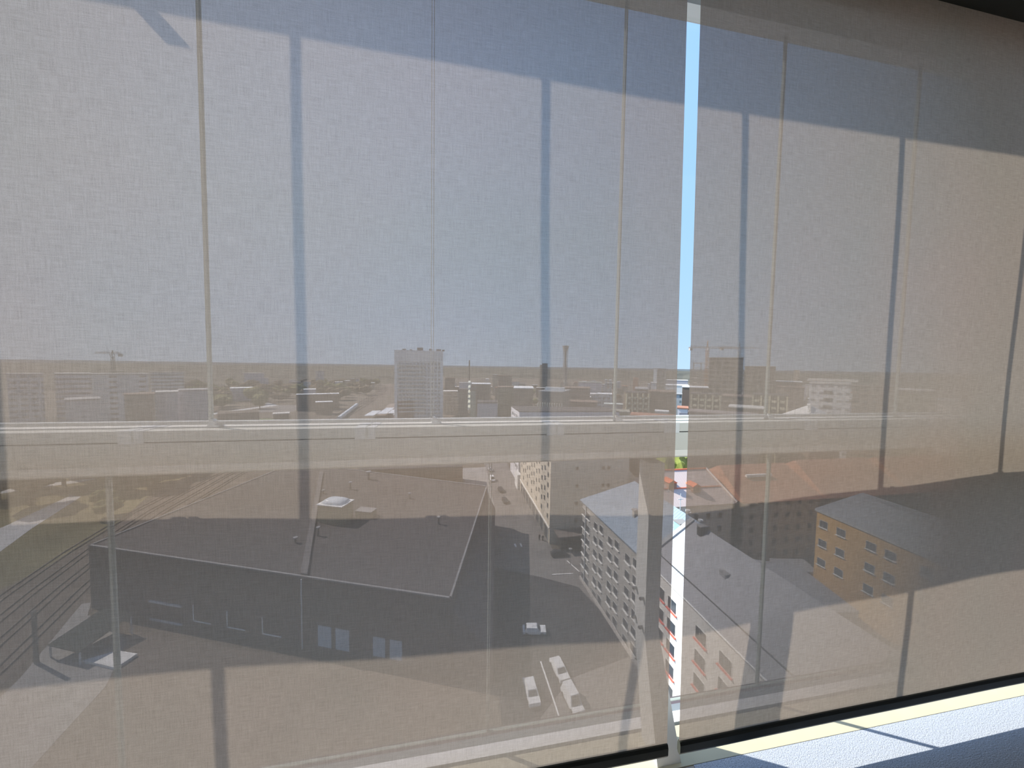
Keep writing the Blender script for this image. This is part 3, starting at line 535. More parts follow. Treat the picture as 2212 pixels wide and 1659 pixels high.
# --- tower
def band0(px, bands):
    for lim, t in bands:
        if px < lim: return t
    return bands[-1][1]
OCC0 = [(-92-48*max(0, (y-455)/353), y, 15) for y in range(60, 900, 18)]+[(-98-3.2*k, 330+27*k, 14) for k in range(4)]+[(33, 105, 22), (40, 125, 22), (45, 146, 20), (60, 146, 18)]
def dist_box(name, label, px0, px1, pt, D, dep, wall, roof, cat='building', par=None, group=None, skew=0, cap=True):
    """facade square to the line of sight at true distance D; roof line seen at height pt"""
    d0 = ray(px0, pt); d1 = ray(px1, pt); k0 = D/sqrt(d0.x**2+d0.y**2); k1 = D/sqrt(d1.x**2+d1.y**2)
    p0, p1 = d0*k0, d1*k1; h = (p0.z+p1.z)/2-GZ; v = p1-p0; wd = sqrt(v.x**2+v.y**2); rz = atan2(v.y, v.x)+skew
    for i_ in range(int(wd//6)+1): f_ = (i_+.5)/(int(wd//6)+1); OCC0.append((p0.x+v.x*f_-sin(rz)*dep/2, p0.y+v.y*f_+cos(rz)*dep/2, max(dep, 6)*.55))
    t = thing(name, label, cat, (p0.x, p0.y, GZ), rz, group)
    MB().box(0, 0, 0, wd, dep, h-.5, wall).build('walls', t)
    if cap: MB().box(-.3, -.3, h-.5, wd+.3, dep+.3, h, roof).build('roof', t)
    return t, wd, h
tw_w = facade('tower_facade', (.72, .72, .71), (.33, .34, .33), 2.9, 3.25, (.2, .8), (.35, .85))
tower, wd, h = dist_box('residential_tower', 'tall pale grey residential tower rising above the horizon', 852, 957, 757, 300, 22, tw_w, mat('tower_roof', (.3, .3, .3), .8))
tplain = mat('tower_panel', (.78, .78, .77), .8)
MB().box(-.1, -.4, h-9.5, wd+.1, -.02, h, tplain).build('blank_band', tower)
MB().box(-.1, -.8, 0, 2.2, -.02, h-9, tplain).build('corner_pier', tower); MB().box(wd-2.4, -.8, 0, wd+.1, -.02, h-9, tplain).build('corner_pier', tower)
for k in range(13):
    z = h-12.5-3.25*k
    MB().box(3, -1.5, z-.35, wd*.62, -.02, z+.55, mat('balcony_front', (.66, .67, .64), .4)).build('balcony_row', tower)
MB().box(2.4, -1.2, 0, wd*.38, -.02, 20, mat('brown_cladding', (.2, .16, .13), .85)).build('brown_base', tower)
for x, w_, hh in ((6, 3, 1.2), (18, 5, 2.6), (28, 2.5, 1.8), (34, 4, 1.6), (39, 2, 1.3), (12, 2, .9)): MB().box(x, 4, h, x+w_, 8, h+hh, mat('plant_room', (.22, .2, .2), .8)).build('roof_plant', tower)
# --- water-tower like mast, chimney, far crane
d = at_y(1222, 747, 520)
mt = thing('observation_tower', 'slender pale lattice tower flaring at its top above the horizon', 'tower', (d.x, d.y, GZ)); mtm = mat('lattice_grey', (.33, .32, .31), .7)
H = d.z-GZ
for k in range(8):
    a = 2*pi*k/8; MB().tube((2.9*cos(a), 2.9*sin(a), 0), (3.8*cos(a+.9), 3.8*sin(a+.9), H-7), .28, mtm, 5).build('lattice_leg', mt)
    MB().tube((2.9*cos(a), 2.9*sin(a), 0), (3.8*cos(a-.9), 3.8*sin(a-.9), H-7), .28, mtm, 5).build('lattice_leg', mt)
MB().tube((0, 0, 0), (0, 0, H-7), 1.6, mtm, 12).build('core', mt); MB().tube((0, 0, H-7), (0, 0, H), 3.6, mtm, 20, r2=5.4).build('flared_head', mt)
d = at_y(1014, 778, 900); free('factory_chimney', MB().tube((0, 0, 0), (0, 0, d.z-GZ), 1.6, mat('chimney_dark', (.1, .09, .09), .8), 10), 'thin dark chimney crossing the horizon right of the residential tower', 'chimney', (d.x, d.y, GZ))
def crane(label, pm, ptop, pj0, pj1, pjy, Y, m, th=1.0, pb=None):
    top = at_y(pm, ptop, Y); j = at_y(pm, pjy, Y); a = at_y(pj0, pjy, Y); b = at_y(pj1, pjy, Y)
    t = thing('tower_crane', label, 'crane', (top.x, Y, GZ)); H = top.z-GZ; J = j.z-GZ; x0 = a.x-top.x; x1 = b.x-top.x; s = th
    mm = MB()
    for sx in (-s, s):
        for sy in (-s, s): mm.tube((sx, sy, 0), (sx, sy, J), .22*s, m, 4)
    for k in range(int(J/(4*s))): z = k*4*s; mm.tube((-s, -s, z), (s, -s, z+4*s), .14*s, m, 4).tube((s, -s, z), (s, s, z+4*s), .14*s, m, 4).tube((s, s, z), (-s, s, z+4*s), .14*s, m, 4).tube((-s, s, z), (-s, -s, z+4*s), .14*s, m, 4)
    mm.build('mast', t)
    jb = MB().tube((x0, -.7*s, J), (x1, -.7*s, J), .2*s, m, 4).tube((x0, .7*s, J), (x1, .7*s, J), .2*s, m, 4).tube((x0*.95, 0, J+1.6*s), (x1*.95, 0, J+1.6*s), .2*s, m, 4)
    nn = 14
    for k in range(nn): xa = x0+(x1-x0)*k/nn; xb = x0+(x1-x0)*(k+1)/nn; jb.tube((xa, -.7*s, J), (xb, 0, J+1.6*s), .1*s, m, 4).tube((xa, .7*s, J), (xb, 0, J+1.6*s), .1*s, m, 4)
    jb.build('jib', t); MB().tube((-s*.7, 0, J), (0, 0, H), .3*s, m, 4).tube((s*.7, 0, J), (0, 0, H), .3*s, m, 4).build('peak', t)
    MB().tube((0, 0, H), (x0*.8, 0, J+1.6*s), .1*s, m, 4).tube((0, 0, H), (x1*.7, 0, J+1.6*s), .1*s, m, 4).build('tie_rod', t)
    MB().box(-s*1.2, -s*2.2, J-2.6*s, s*1.2, -s, J, white).build('cab', t); xs_ = x0*.9 if abs(x0) < abs(x1) else x1*.9
    MB().box(xs_-1.5*s, -s, J-3*s, xs_+1.5*s, s, J, mat('counterweight', (.4, .39, .37), .9)).build('counterweight', t)
crane('orange tower crane with its jib reaching over the gap, above the building site', 1529, 736, 1488, 1600, 752, 330, mat('crane_orange', (.42, .2, .08), .6), 1.0)
crane('pale grey tower crane behind the orange crane', 1598, 738, 1555, 1640, 752, 430, mat('crane_grey', (.42, .42, .4), .6), 1.2)
crane('tiny far crane standing above the horizon at the left', 243, 757, 205, 262, 764, 700, mat('crane_dark', (.12, .11, .1), .7), 1.6)
# --- building site
cs = facade('open_floors', (.24, .21, .18), (.07, .06, .055), 4.4, 3.5, (.1, .9), (.22, .95))
s1, wd, h = dist_box('building_shell', 'bare brown concrete shell under construction beneath the orange crane', 1532, 1606, 772, 300, 13, cs, mat('raw_slab', (.3, .27, .23), .9))
for k in range(9): MB().box(-11, .5, h-4.5-3.9*k, -.05, 14, h-4.1-3.9*k, mat('pale_slab', (.46, .42, .37), .9)).build('floor_slab', s1)
for x in (-10.5, -5.5): MB().box(x, 1, 0, x+.5, 1.5, h-4.5, mat('raw_slab', (.3, .27, .23), .9)).build('column', s1)
s2, wd, h = dist_box('building_shell', 'second lower concrete shell under construction, right of the orange crane', 1609, 1676, 791, 322, 14, cs, mat('raw_slab', (.3, .27, .23), .9))
for k in range(6): MB().box(-2.6, -.6, h-6-4*k, -.3, 1, h-4.6-4*k, white).build('window_opening', s2)
# --- balcony blocks
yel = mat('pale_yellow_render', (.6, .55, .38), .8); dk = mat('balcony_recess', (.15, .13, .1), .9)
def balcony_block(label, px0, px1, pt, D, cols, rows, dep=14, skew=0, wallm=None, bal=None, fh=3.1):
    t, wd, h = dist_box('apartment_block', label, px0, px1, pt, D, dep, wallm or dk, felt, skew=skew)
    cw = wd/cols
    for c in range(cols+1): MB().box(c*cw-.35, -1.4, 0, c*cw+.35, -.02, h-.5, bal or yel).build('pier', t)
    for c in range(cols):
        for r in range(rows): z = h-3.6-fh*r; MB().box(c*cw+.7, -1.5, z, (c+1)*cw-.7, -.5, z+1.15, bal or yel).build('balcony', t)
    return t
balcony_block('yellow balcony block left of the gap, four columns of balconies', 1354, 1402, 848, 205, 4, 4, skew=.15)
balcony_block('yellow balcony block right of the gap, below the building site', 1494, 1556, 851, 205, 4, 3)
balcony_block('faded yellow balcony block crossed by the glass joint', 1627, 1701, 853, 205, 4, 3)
t, wd, h = dist_box('apartment_block', 'bright white apartment block with dark balcony openings, right of the yellow blocks', 1750, 1838, 827, 190, 14, facade('white_right_block', (.74, .74, .74), (.34, .34, .35), 2.6, 3.0, (.2, .8), (.4, .75)), mat('white_roof_edge', (.7, .68, .64), .7))
for k in range(5): MB().box(wd*.36, -.12, h-4.6-3.0*k, wd*.58, .1, h-3.2-3.0*k, mat('opening_dark', (.13, .12, .12), .7)).build('loggia', t)
MB().box(-1, 0, h+.6, wd+2, 3, h+1.6, mat('penthouse_strip', (.72, .7, .64), .7)).build('penthouse', t)
brownr0 = mat('brown_house_wall', (.2, .15, .12), .9)
ridge('town_house', 'house with pale pointed roof before the bright white apartment block', 121, 134, 97, 109, -17, -12, brownr0, mat('tent_white', (.78, .78, .76), .6), 'y', hip=7, over=.3)
# --- list of other town buildings: kind, label, x0, x1, top, distance, depth, wall, roof
LIL = mat('lilac_grey_render', (.52, .5, .54), .85); 
F1 = facade('grey_flats', (.56, .54, .56), (.17, .16, .17), 3.4, 3.2, (.15, .85), (.35, .75)); F2 = facade('striped_flats', (.6, .58, .6), (.2, .19, .2), 60, 3.0, (0, 1), (.45, .85)); F3 = facade('stair_flats', (.62, .6, .61), (.13, .12, .12), 12, 3.2, (.55, .8), (.35, .75))
F4 = facade('brown_flats', (.28, .22, .18), (.1, .09, .085), 3.4, 3.2); F5 = facade('beige_flats', (.5, .43, .34), (.17, .14, .12), 3.2, 3.2); F6 = facade('white_flats', (.74, .73, .7), (.2, .2, .2), 3.2, 3.2); F7 = facade('olive_flats', (.3, .28, .2), (.14, .13, .1), 3.0, 3.2)
pale = mat('pale_flat_roof', (.62, .6, .56), .8); brownr = mat('brown_roof', (.2, .15, .12), .9); whiter = mat('bright_sheet_roof', (.85, .85, .83), .5); dfelt = mat('dark_felt', (.14, .13, .125), .9); greyr = mat('mid_grey_roof', (.3, .3, .3), .8); redr = mat('dull_red_roof', (.36, .17, .11), .8)
T = [
 ('apartment_block', 'grey slab block at the far left, cut by the first shadow line', 14, 93, 807, 330, 14, F1, greyr),
 ('apartment_block', 'grey slab block with horizontal balcony bands, second from the left edge', 118, 195, 806, 345, 12, F2, pale),
 ('apartment_block', 'long grey slab block with three dark stair columns, left part of the view', 197, 320, 807, 315, 14, F3, greyr),
 ('apartment_block', 'low grey slab behind the trees, right of the stair-column block', 325, 397, 804, 420, 12, F2, greyr),
 ('apartment_block', 'brownish block with balconies before the long stair-column block', 268, 334, 851, 245, 12, F4, brownr),
 ('apartment_block', 'pale lilac end wall left of the first glass joint', 337, 384, 846, 250, 10, LIL, pale),
 ('apartment_block', 'lilac-grey block running behind the first glass joint', 384, 452, 842, 262, 16, LIL, greyr),
 ('apartment_block', 'dim lilac block half hidden by trees below the stair-column block', 140, 215, 862, 230, 12, LIL, greyr),
 ('warehouse', 'flat white roofed hall among the trees right of the first glass joint', 497, 552, 838, 560, 22, LIL, whiter),
 ('warehouse', 'low pale hall near the horizon, left part of the woods', 527, 570, 806, 860, 30, LIL, greyr),
 ('apartment_block', 'pair of dim upright flats in the woods right of the second shadow line', 682, 700, 801, 800, 12, F1, greyr),
 ('warehouse', 'greenish hall with bright gable roof beside the second shadow line', 656, 682, 841, 460, 14, LIL, whiter),
 ('warehouse', 'low hall with white roof edge left of the railway', 640, 732, 851, 420, 10, brownr, whiter),
 ('warehouse', 'long brown roofed store by the car park below the woods', 590, 625, 893, 300, 8, brownr, pale),
 ('warehouse', 'bright curved shed beside the sidings', 682, 718, 868, 380, 9, brownr, whiter),
 ('warehouse', 'low brown depot beside the car park, left of second shadow line', 470, 560, 892, 310, 16, brownr, gravel),
 ('apartment_block', 'beige block with lit right edge, right of the tower foot', 958, 989, 845, 352, 14, F5, pale),
 ('apartment_block', 'dark brown block between beige block and striped white balconies', 990, 1011, 842, 300, 16, F4, brownr),
 ('apartment_block', 'block with slanting pale green balcony bands facing the street', 1016, 1028, 842, 232, 30, mat('green_band_wall', (.28, .32, .27), .8), felt),
 ('apartment_block', 'pale lilac end wall with two dark windows beyond the street', 1031, 1075, 869, 215, 16, mat('lilac_end', (.46, .46, .5), .85), felt),
 ('apartment_block', 'long brown block with bright white roof edge above the street', 1019, 1060, 829, 330, 20, F4, whiter),
 ('apartment_block', 'olive block left of the third shadow line', 1075, 1110, 836, 250, 14, F7, brownr),
 ('apartment_block', 'brown block with white terrace roof beside the third shadow line', 1110, 1152, 838, 225, 22, F4, whiter),
 ('apartment_block', 'tall narrow beige block with lit edge on the far skyline', 1064, 1075, 809, 580, 12, F5, pale),
 ('apartment_block', 'broad brown block behind the beige narrow block', 1076, 1106, 811, 520, 16, F4, brownr),
 ('apartment_block', 'brown block under the horizon right of the tower', 961, 983, 816, 520, 14, F4, brownr),
 ('hall', 'arched hall roof right of the residential tower', 992, 1018, 827, 430, 20, LIL, greyr),
 ('apartment_block', 'twin white chimney stacks block near the middle of the skyline', 1049, 1056, 818, 600, 10, F6, whiter),
 ('office_tower', 'dark square office tower breaking the horizon right of third shadow line', 1171, 1183, 785, 620, 14, mat('dark_tower', (.17, .16, .16), .8), dfelt),
 ('office_tower', 'lighter narrow tower joined to the dark office tower', 1166, 1171, 788, 640, 12, mat('brown_tower', (.3, .26, .22), .8), dfelt),
 ('apartment_block', 'green-grey block right of the lattice tower', 1250, 1300, 826, 420, 24, LIL, mat('green_grey_roof', (.25, .28, .26), .8)),
 ('apartment_block', 'brown block behind the theatre-like hall, centre', 1217, 1275, 838, 270, 24, F4, brownr),
 ('apartment_block', 'wide dim brown block right of the pilastered hall', 1226, 1290, 868, 228, 14, brownr, brownr),
 ('apartment_block', 'pair of white upright stair towers near the fourth glass joint', 1307, 1312, 820, 430, 8, F6, whiter),
 ('apartment_block', 'second white upright stair tower near the fourth glass joint', 1316, 1322, 821, 430, 8, F6, whiter),
 ('apartment_block', 'white terraced houses left of the fourth glass joint', 1291, 1322, 851, 260, 12, F6, whiter),
 ('warehouse', 'pale green glazed hall below the white terraced houses', 1305, 1345, 873, 222, 8, LIL, mat('pale_green_roof', (.52, .57, .54), .6)),
 ('warehouse', 'long low olive hall above the handrail near the fourth glass joint', 1298, 1360, 888, 190, 10, F7, mat('olive_roof', (.34, .33, .28), .8)),
 ('apartment_block', 'terracotta cube building left of the gap', 1368, 1379, 817, 430, 14, mat('terracotta', (.42, .22, .15), .8), redr),
 ('apartment_block', 'low brown department store roof left of the gap', 1372, 1400, 840, 260, 30, brownr, greyr),
 ('residential_tower', 'white and grey speckled residential tower near the gap', 1412, 1419.6, 795, 420, 8, white, white),
 ('residential_tower', 'grey speckled facade joined to the white narrow tower', 1420.4, 1440, 796, 431, 10, facade('speckled', (.36, .34, .31), (.09, .09, .09), 4.2, 4.4, (.2, .6), (.2, .6)), greyr),
 ('warehouse', 'cream box building at the foot of the speckled tower', 1406, 1418, 826, 398, 8, whiter, whiter),
 ('apartment_block', 'brown block right beside the yellow block, left of the gap', 1404, 1459, 846, 215, 20, brownr, brownr),
 ('apartment_block', 'dull red roofed block just above the handrail, left of the gap', 1362, 1459, 899, 150, 10, brownr, redr),
 ('apartment_block', 'white low wall building before the brown block, left of the gap', 1416, 1444, 888, 168, 5, whiter, whiter),
 ('warehouse', 'white hall roof crossing the gap just below the horizon', 1440, 1486, 821, 520, 20, LIL, whiter),
 ('warehouse', 'second white hall roof crossing the gap', 1438, 1487, 832, 400, 24, whiter, whiter),
 ('apartment_block', 'pale blue-grey block with windows seen in the gap', 1452, 1473, 851, 240, 12, facade('gap_flats', (.62, .68, .72), (.25, .32, .35), 3.4, 3.4), greyr),
 ('apartment_block', 'white house with wide dark windows low in the gap', 1464, 1486, 881, 185, 10, facade('gap_house', (.74, .72, .74), (.28, .28, .33), 6.5, 4.2, (.12, .88), (.3, .8)), redr),
 ('warehouse', 'white swooping roof right of the gap below the building site', 1474, 1530, 836, 262, 18, brownr, whiter),
 ('apartment_block', 'brown block between the two right-hand yellow balcony blocks', 1560, 1625, 856, 225, 20, F4, brownr),
 ('warehouse', 'pale snow-white roofed hall below the faded yellow block', 1575, 1650, 880, 178, 12, brownr, pale),
 ('warehouse', 'long brown wall building above the handrail right of the gap', 1488, 1640, 893, 150, 10, mat('mauve_wall', (.2, .17, .165), .9), mat('mauve_roof', (.26, .22, .215), .9)),
 ('warehouse', 'long white roofed hall right of the second concrete shell', 1675, 1733, 824, 330, 20, brownr, whiter),
 ('apartment_block', 'brown block under the long white roof, right side', 1676, 1738, 836, 300, 20, F4, brownr),
 ('apartment_block', 'small pale block on the skyline right of the shells', 1715, 1728, 799, 700, 14, F5, pale),
 ('apartment_block', 'faint brown block right of the bright white block', 1842, 1925, 834, 260, 20, F4, brownr),
 ('apartment_block', 'faint olive block at the right behind the last glass joint', 1935, 2018, 842, 240, 16, F7, pale),
 ('apartment_block', 'faint pale square block at the far right', 2026, 2078, 864, 200, 12, mat('faint_white', (.66, .62, .58), .8), pale),
 ('apartment_block', 'wide faint brown block at the right edge of the view', 2095, 2212, 850, 230, 20, F4, brownr),
]
for r in T: dist_box(r[0], *r[1:9])
# the slanting green balconies

t = [o for o in bpy.data.objects if o.get('label', '').startswith('block with slanting')][0]
for k in range(6): MB().box(-1.6, 1, 6+3.4*k+14, -.05, 29, 7.5+3.4*k+14, mat('pale_green_band', (.66, .7, .62), .7)).build('balcony_band', t)
# pilastered hall
t, wd, h = dist_box('theatre_hall', 'brown hall with tall pale pilasters and white roof strip, right of the third shadow line', 1163, 1216, 845, 205, 24, mat('hall_brown', (.3, .26, .22), .85), greyr, skew=-.25)
for k in range(11): MB().box(k*wd/10-.3, -.8, 2, k*wd/10+.3, -.02, h-7, mat('pilaster', (.66, .62, .52), .8)).build('pilaster', t)
MB().box(3, 4, h, wd, 7, h+2.2, whiter).build('roof_strip', t)
# roof sign boards and small pale far blocks
rr_ = random.Random(3)
WN = [(F4, 'brown'), (F5, 'beige'), (brownr, 'dark'), (LIL, 'lilac'), (F6, 'white')]; RN = [(whiter, 'white'), (pale, 'pale'), (brownr, 'brown'), (greyr, 'grey'), (redr, 'dull red')]
RB = [(850, 'in the woods'), (1060, 'right of the tower'), (1180, 'around the third shadow line'), (1300, 'right of the lattice tower'), (1420, 'around the fourth glass joint'), (1800, 'above the bright white block'), (2300, 'at the far right')]
k = tries = 0
while k < 105 and tries < 6000:
    tries += 1
    px = rr_.choice([rr_.uniform(965, 1180), rr_.uniform(1180, 1420), rr_.uniform(1140, 1340), rr_.uniform(560, 845), rr_.uniform(1680, 1990)]); D = rr_.uniform(340, 900) if px > 900 else rr_.uniform(650, 900)
    hh = rr_.uniform(8, 21); hor = 783+(px/2212)*22; pt = hor+740*(50-hh)/D; wpx = rr_.uniform(6, 20)*(600/D)+2; dp = rr_.uniform(8, 18)
    d = ray(px+wpx/2, 800); d = d*((D+dp/2)/sqrt(d.x**2+d.y**2)); rad = max(dp, wpx*D/740)*.62
    if any((a_-d.x)**2+(b_-d.y)**2 < (q_+rad)**2 for a_, b_, q_ in OCC0): continue
    wm_, wn_ = rr_.choice(WN); rm_, rn_ = rr_.choice(RN); reg = band0(px, RB)
    dist_box('town_building', 'small %s block, %s roof, %s, %s row' % (wn_, rn_, reg, 'nearest' if D < 440 else 'second' if D < 560 else 'third' if D < 720 else 'farthest'), px, px+wpx, pt, D, dp, wm_, rm_, group='small town buildings '+reg); k += 1
# ================================================================== TREES
def crown_mesh(seed, m):
    bm = bmesh.new(); bmesh.ops.create_icosphere(bm, subdivisions=3, radius=1); r_ = random.Random(seed)
    ph = [(r_.uniform(0, 6), r_.uniform(0, 6), r_.uniform(0, 6)) for _ in range(3)]
    for v in bm.verts:
        c = v.co; k = 1+.13*sin(5*c.x+ph[0][0])*sin(5*c.y+ph[0][1])+.1*sin(9*c.z+ph[1][0]+4*c.x)+r_.uniform(-.12, .12); v.co = c*k; v.co.z *= .9
    me = bpy.data.meshes.new('crown'); bm.to_mesh(me); bm.free(); me.materials.append(m); return me
tmats = [mat('bare_brown_crown', (.155, .12, .075), 1, noise=.3, nscale=3), mat('olive_crown', (.15, .15, .06), 1, noise=.3, nscale=3), mat('fresh_green_crown', (.2, .24, .06), 1, noise=.3, nscale=3), mat('dark_green_crown', (.05, .075, .035), 1, noise=.3, nscale=3)]
bark = mat('bark', (.1, .08, .06), 1)
crowns = [[crown_mesh(10*i+j, m) for j in range(2)] for i, m in enumerate(tmats)]
trunk = MB().tube((0, 0, 0), (0, 0, .55), .035, bark, 6, r2=.02).build('trunk').data; bpy.data.objects.remove(bpy.data.objects['trunk'])
def tree(x, y, h, w_, kind, label, group, nm='tree'):
    t = thing(nm, label, 'tree', (x, y, GZ), rnd.uniform(0, 6), group)
    c = bpy.data.objects.new('crown', rnd.choice(crowns[kind])); COL.objects.link(c); c.parent = t; c.scale = (w_/2, w_/2, h*.42); c.location = (0, 0, h*.6)
    k = bpy.data.objects.new('trunk', trunk); COL.objects.link(k); k.parent = t; k.scale = (h, h, h)
def tree_px(px, pt, D, w_, kind, label, group):
    d = ray(px, pt); d = d*(D/sqrt(d.x**2+d.y**2)); tree(d.x, d.y, max(6, d.z-GZ), w_, kind, label, group)
OCC = [(x, y, r) for x, y, r in OCC0]+[(mt.location.x, mt.location.y, 12)]
def clear_spot(x, y, r):
    for (a, b, q) in OCC:
        if (a-x)**2+(b-y)**2 < (q+r)**2: return False
    OCC.append((x, y, r)); return True
def tree_place(n, pxr, Dr, wr, hr, kinds, labf, group, nm='tree'):
    k = tries = 0
    while k < n and tries < 4000:
        tries += 1; D = rnd.uniform(*Dr); px = rnd.uniform(*pxr); w_ = rnd.uniform(*wr); h = rnd.uniform(*hr)
        d = ray(px, 800); d = d*(D/sqrt(d.x**2+d.y**2))
        if not clear_spot(d.x, d.y, w_*.56): continue
        kd = rnd.choice(kinds); tree(d.x, d.y, h, w_, kd, labf(px, D, kd), group(px) if callable(group) else group, nm); k += 1
KN = ['bare brown', 'olive', 'fresh green', 'dark green']
def band(px, bands):
    for lim, t in bands:
        if px < lim: return t
    return bands[-1][1]
B1b = [(112, 'before the far-left slab block'), (200, 'before the banded slab block'), (330, 'before the stair-column block'), (600, 'before the lilac block at the first glass joint')]
tree_place(44, (-20, 330), (200, 300), (9, 14), (13, 21), [0, 1, 1], lambda p, D, k: '%s tree %s, %s row' % (KN[k], band(p, B1b), 'nearer' if D < 250 else 'farther'), lambda p: 'trees '+band(p, B1b))
tree_place(14, (330, 470), (190, 235), (8, 12), (8, 13), [0, 1, 1], lambda p, D, k: '%s tree below the lilac blocks near the first glass joint, %s row' % (KN[k], 'nearer' if D < 212 else 'farther'), 'trees below the lilac blocks')
B2b = [(470, 'behind the first glass joint'), (560, 'just right of the first glass joint'), (640, 'left of the second shadow line'), (740, 'right of the second shadow line'), (900, 'beside the tower')]
tree_place(74, (400, 850), (450, 900), (13, 22), (11, 20), [0, 1, 0], lambda p, D, k: '%s woodland tree %s, %s row' % (KN[k], band(p, B2b), 'nearest' if D < 520 else 'second' if D < 620 else 'third' if D < 740 else 'farthest'), lambda p: 'woodland trees '+band(p, B2b))
g3 = 'dark trees behind the ochre block'; l3 = 'dark green tree in the shade behind the ochre block'
for x, y in ((112, 66), (122, 58), (134, 66), (119, 45), (134, 53), (147, 62), (109, 54), (132, 41), (148, 49), (107, 42)): tree(x, y, rnd.uniform(11, 15), rnd.uniform(9, 12), 3, 'dark green tree behind the ochre block, %s of the clump, %s row' % ('left part' if x < 117 else 'middle' if x < 131 else 'far right part', 'nearer' if y < 53 else 'farther'), g3)
g4 = 'bushes beside the tracks at the lower left'; l4 = 'olive bush on the dry grass beside the railway tracks'
for x, y in ((-120, 96), (-112, 92), (-126, 104), (-103, 80), (-108, 128), (-118, 138), (-142, 120), (-150, 134), (-140, 104)): tree(x, y, rnd.uniform(3.5, 6), rnd.uniform(5, 9), 1, 'olive bush on the dry grass %s' % ('beside the outer railway track' if x > -113 else 'along the pale footpath' if x > -130 else 'near the dirt track at the left edge'), g4, 'bush')
tree(70.5, 103, 21, 8, 2, 'fresh green tree seen in the gap above the red roof ridge', 'fresh green trees behind the pale pink roof')
tree(79, 107, 20, 8, 2, 'fresh green tree behind the pale pink roof, right of the gap', 'fresh green trees behind the pale pink roof')
B3b = [(1060, 'just right of the tower'), (1160, 'left of the third shadow line'), (1260, 'around the lattice tower'), (1340, 'left of the fourth glass joint'), (1500, 'just left of the gap')]
tree_place(34, (960, 1480), (260, 700), (6, 11), (7, 12), [0, 0, 1], lambda p, D, k: 'small %s street tree %s, %s' % (KN[k], band(p, B3b), 'near roofs' if D < 420 else 'far roofs'), lambda p: 'street trees '+band(p, B3b))
# ================================================================== CARS AND STREET THINGS
def car(label, x, y, rz, m, van=False):
    t = thing('van' if van else 'car', label, 'van' if van else 'car', (x, y, GZ+.12), rz); hh = 2.0 if van else 1.42
    b = MB().hexa([(-.9, -2.2, .35), (.9, -2.2, .35), (.9, 2.2, .35), (-.9, 2.2, .35)], [(-.88, -2.15, .85), (.88, -2.15, .85), (.88, 2.15, .85), (-.88, 2.15, .85)], m)
    y0, y1 = (-1.3, 2.05) if van else (-1.1, 1.75)
    b.hexa([(-.86, y0, .85), (.86, y0, .85), (.86, y1, .85), (-.86, y1, .85)], [(-.68, y0+.6, hh), (.68, y0+.6, hh), (.68, y1-.35, hh), (-.68, y1-.35, hh)], m); b.build('body', t)
    g_ = MB(); g_.hexa([(-.7, y0-.02, .9), (.7, y0-.02, .9), (.7, y0+.1, .9), (-.7, y0+.1, .9)], [(-.58, y0+.5, hh-.08), (.58, y0+.5, hh-.08), (.58, y0+.62, hh-.08), (-.58, y0+.62, hh-.08)], pane)
    g_.hexa([(-.7, y1-.1, .9), (.7, y1-.1, .9), (.7, y1+.02, .9), (-.7, y1+.02, .9)], [(-.58, y1-.42, hh-.08), (.58, y1-.42, hh-.08), (.58, y1-.3, hh-.08), (-.58, y1-.3, hh-.08)], pane); g_.build('windscreen', t)
    for sx in (-1, 1):
        for yy in (-1.4, 1.4): MB().tube((sx*.72, yy, .33), (sx*.92, yy, .33), .33, dark, 14).build('wheel', t)
whc = mat('car_white', (.75, .77, .78), .3); dkc = mat('car_dark', (.05, .05, .055), .3); gyc = mat('car_grey', (.35, .36, .38), .3)
car('white van parked in the yard nearest the balcony', 17.9, 46.0, .15, whc, True)
car('white car parked behind the white van in the yard', 17.6, 51.2, .12, whc)
car('pale car parked alone at the left of the yard pair', 12.2, 48.2, .02, whc)
car('small white car at the edge of the dark street shadow', 15.5, 60.0, 1.4, whc)
car('dark car parked under the corner shop canopy', 28.2, 84.6, 1.5, dkc)
car('dark car at the left kerb of the street, nearest of two', 19.6, 122, .1, dkc)
car('dark car at the left kerb of the street, behind another dark car', 19.6, 133, .1, dkc)
car('white van waiting further up the street beyond the dark cars', 17.6, 146, .1, whc, True)
car('grey car furthest up the street', 18.4, 160, .1, gyc)
zb = MB()
for k in range(2): zb.box(17.5+1.6*k, 90.5, GZ+.06, 18.0+1.6*k, 92.4, GZ+.075, white)
struct(zb.build('crossing_stripes'), 'white zebra crossing stripes painted on the street')
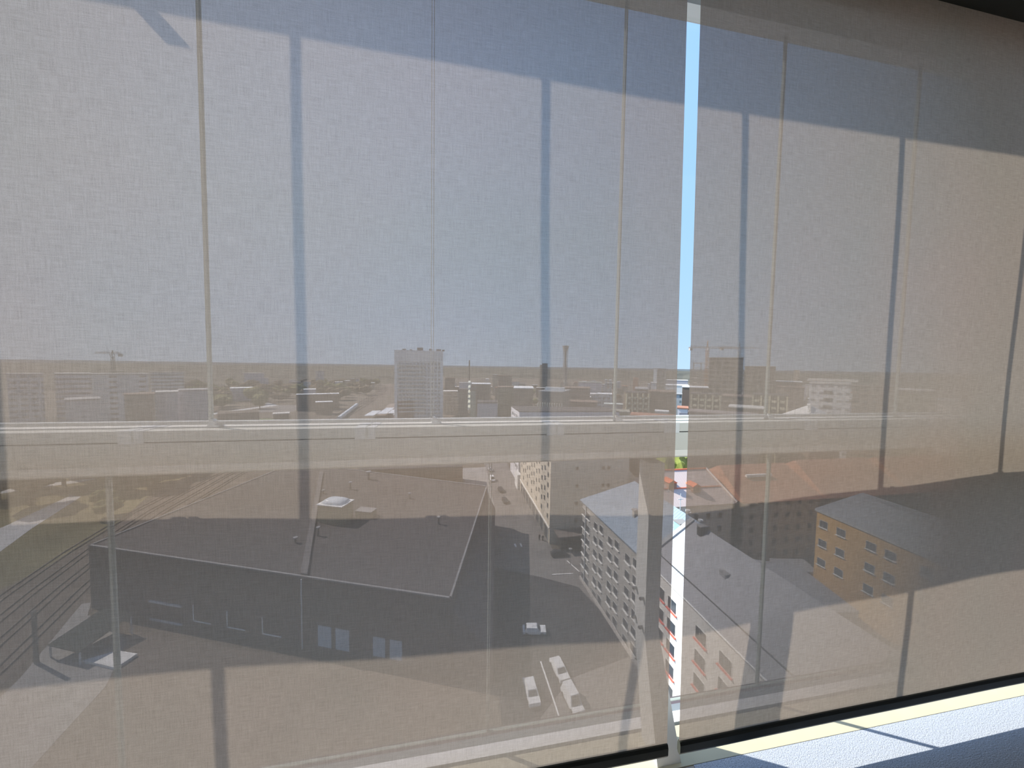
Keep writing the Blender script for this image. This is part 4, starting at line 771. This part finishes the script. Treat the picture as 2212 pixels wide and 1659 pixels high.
for a, b in (((15.1, 53.7), (15.5, 40)), ((29.2, 76.5), (24, 76.9)), ((31, 77), (29.5, 82))):
    v = Vector((b[0]-a[0], b[1]-a[1])); nn = Vector((-v.y, v.x)).normalized()*.12
    q = [(a[0]-nn.x, a[1]-nn.y), (b[0]-nn.x, b[1]-nn.y), (b[0]+nn.x, b[1]+nn.y), (a[0]+nn.x, a[1]+nn.y)]
    o = struct(MB().hexa([(*p, GZ+.08) for p in q][::1], [(*p, GZ+.16) for p in q], white).build('kerb_line'))
def lamp(label, x, y, h, head=True):
    t = thing('street_lamp', label, 'street lamp', (x, y, GZ)); MB().tube((0, 0, 0), (0, 0, h), .1, mat('lamp_post_grey', (.3, .3, .3), .5), 8).build('pole', t)
    MB().box(-.35, -.35, h, .35, .35, h+.25, mat('lamp_post_grey', (.3, .3, .3), .5)).build('lamp_head', t)
lamp('street lamp standing alone in the middle of the junction', 29.8, 80.3, 4)
lamp('street lamp at the left kerb of the junction', 13.4, 88.5, 4.5)
t = thing('traffic_sign', 'traffic sign on a post at the warehouse corner of the junction', 'traffic sign', (13.6, 91, GZ)); MB().tube((0, 0, 0), (0, 0, 3.2), .06, alu, 6).build('post', t); MB().box(-.4, -.05, 2.4, .4, .05, 3.2, dark).build('sign_plate', t)
g6 = 'people walking below the cream block'
for (x, y) in ((25.2, 93.5), (26.0, 92.8)):
    t = thing('person', 'tiny person in dark clothes walking on the pavement by the cream block', 'person', (x, y, GZ+.05), 0, g6)
    m = MB().tube((-.1, 0, 0), (-.08, 0, .85), .07, dark, 8, r2=.1).tube((.1, .1, 0), (.08, 0, .85), .07, dark, 8, r2=.1).tube((0, 0, .8), (0, 0, 1.45), .17, dkc, 10, r2=.2).tube((.23, 0, 1.4), (.26, .05, .8), .05, dkc, 6).tube((-.23, 0, 1.4), (-.26, .05, .8), .05, dkc, 6).tube((0, 0, 1.42), (0, 0, 1.55), .06, mat('skin', (.5, .33, .25), .7), 8)
    m.tube((0, 0, 1.52), (0, 0, 1.75), .09, mat('skin', (.5, .33, .25), .7), 10, r2=.08); m.build('body', t)

# bushes in the yard before the ochre block
for x, y, h_ in ((70, 42.5, 6), (72.5, 36, 7)):
    tree(x, y, h_, 6.5, 3, 'dark bush at the foot of the ochre block, %s' % ('beside the low grey shed' if x < 74 else 'nearer the right edge'), 'bushes at the foot of the ochre block', 'bush')
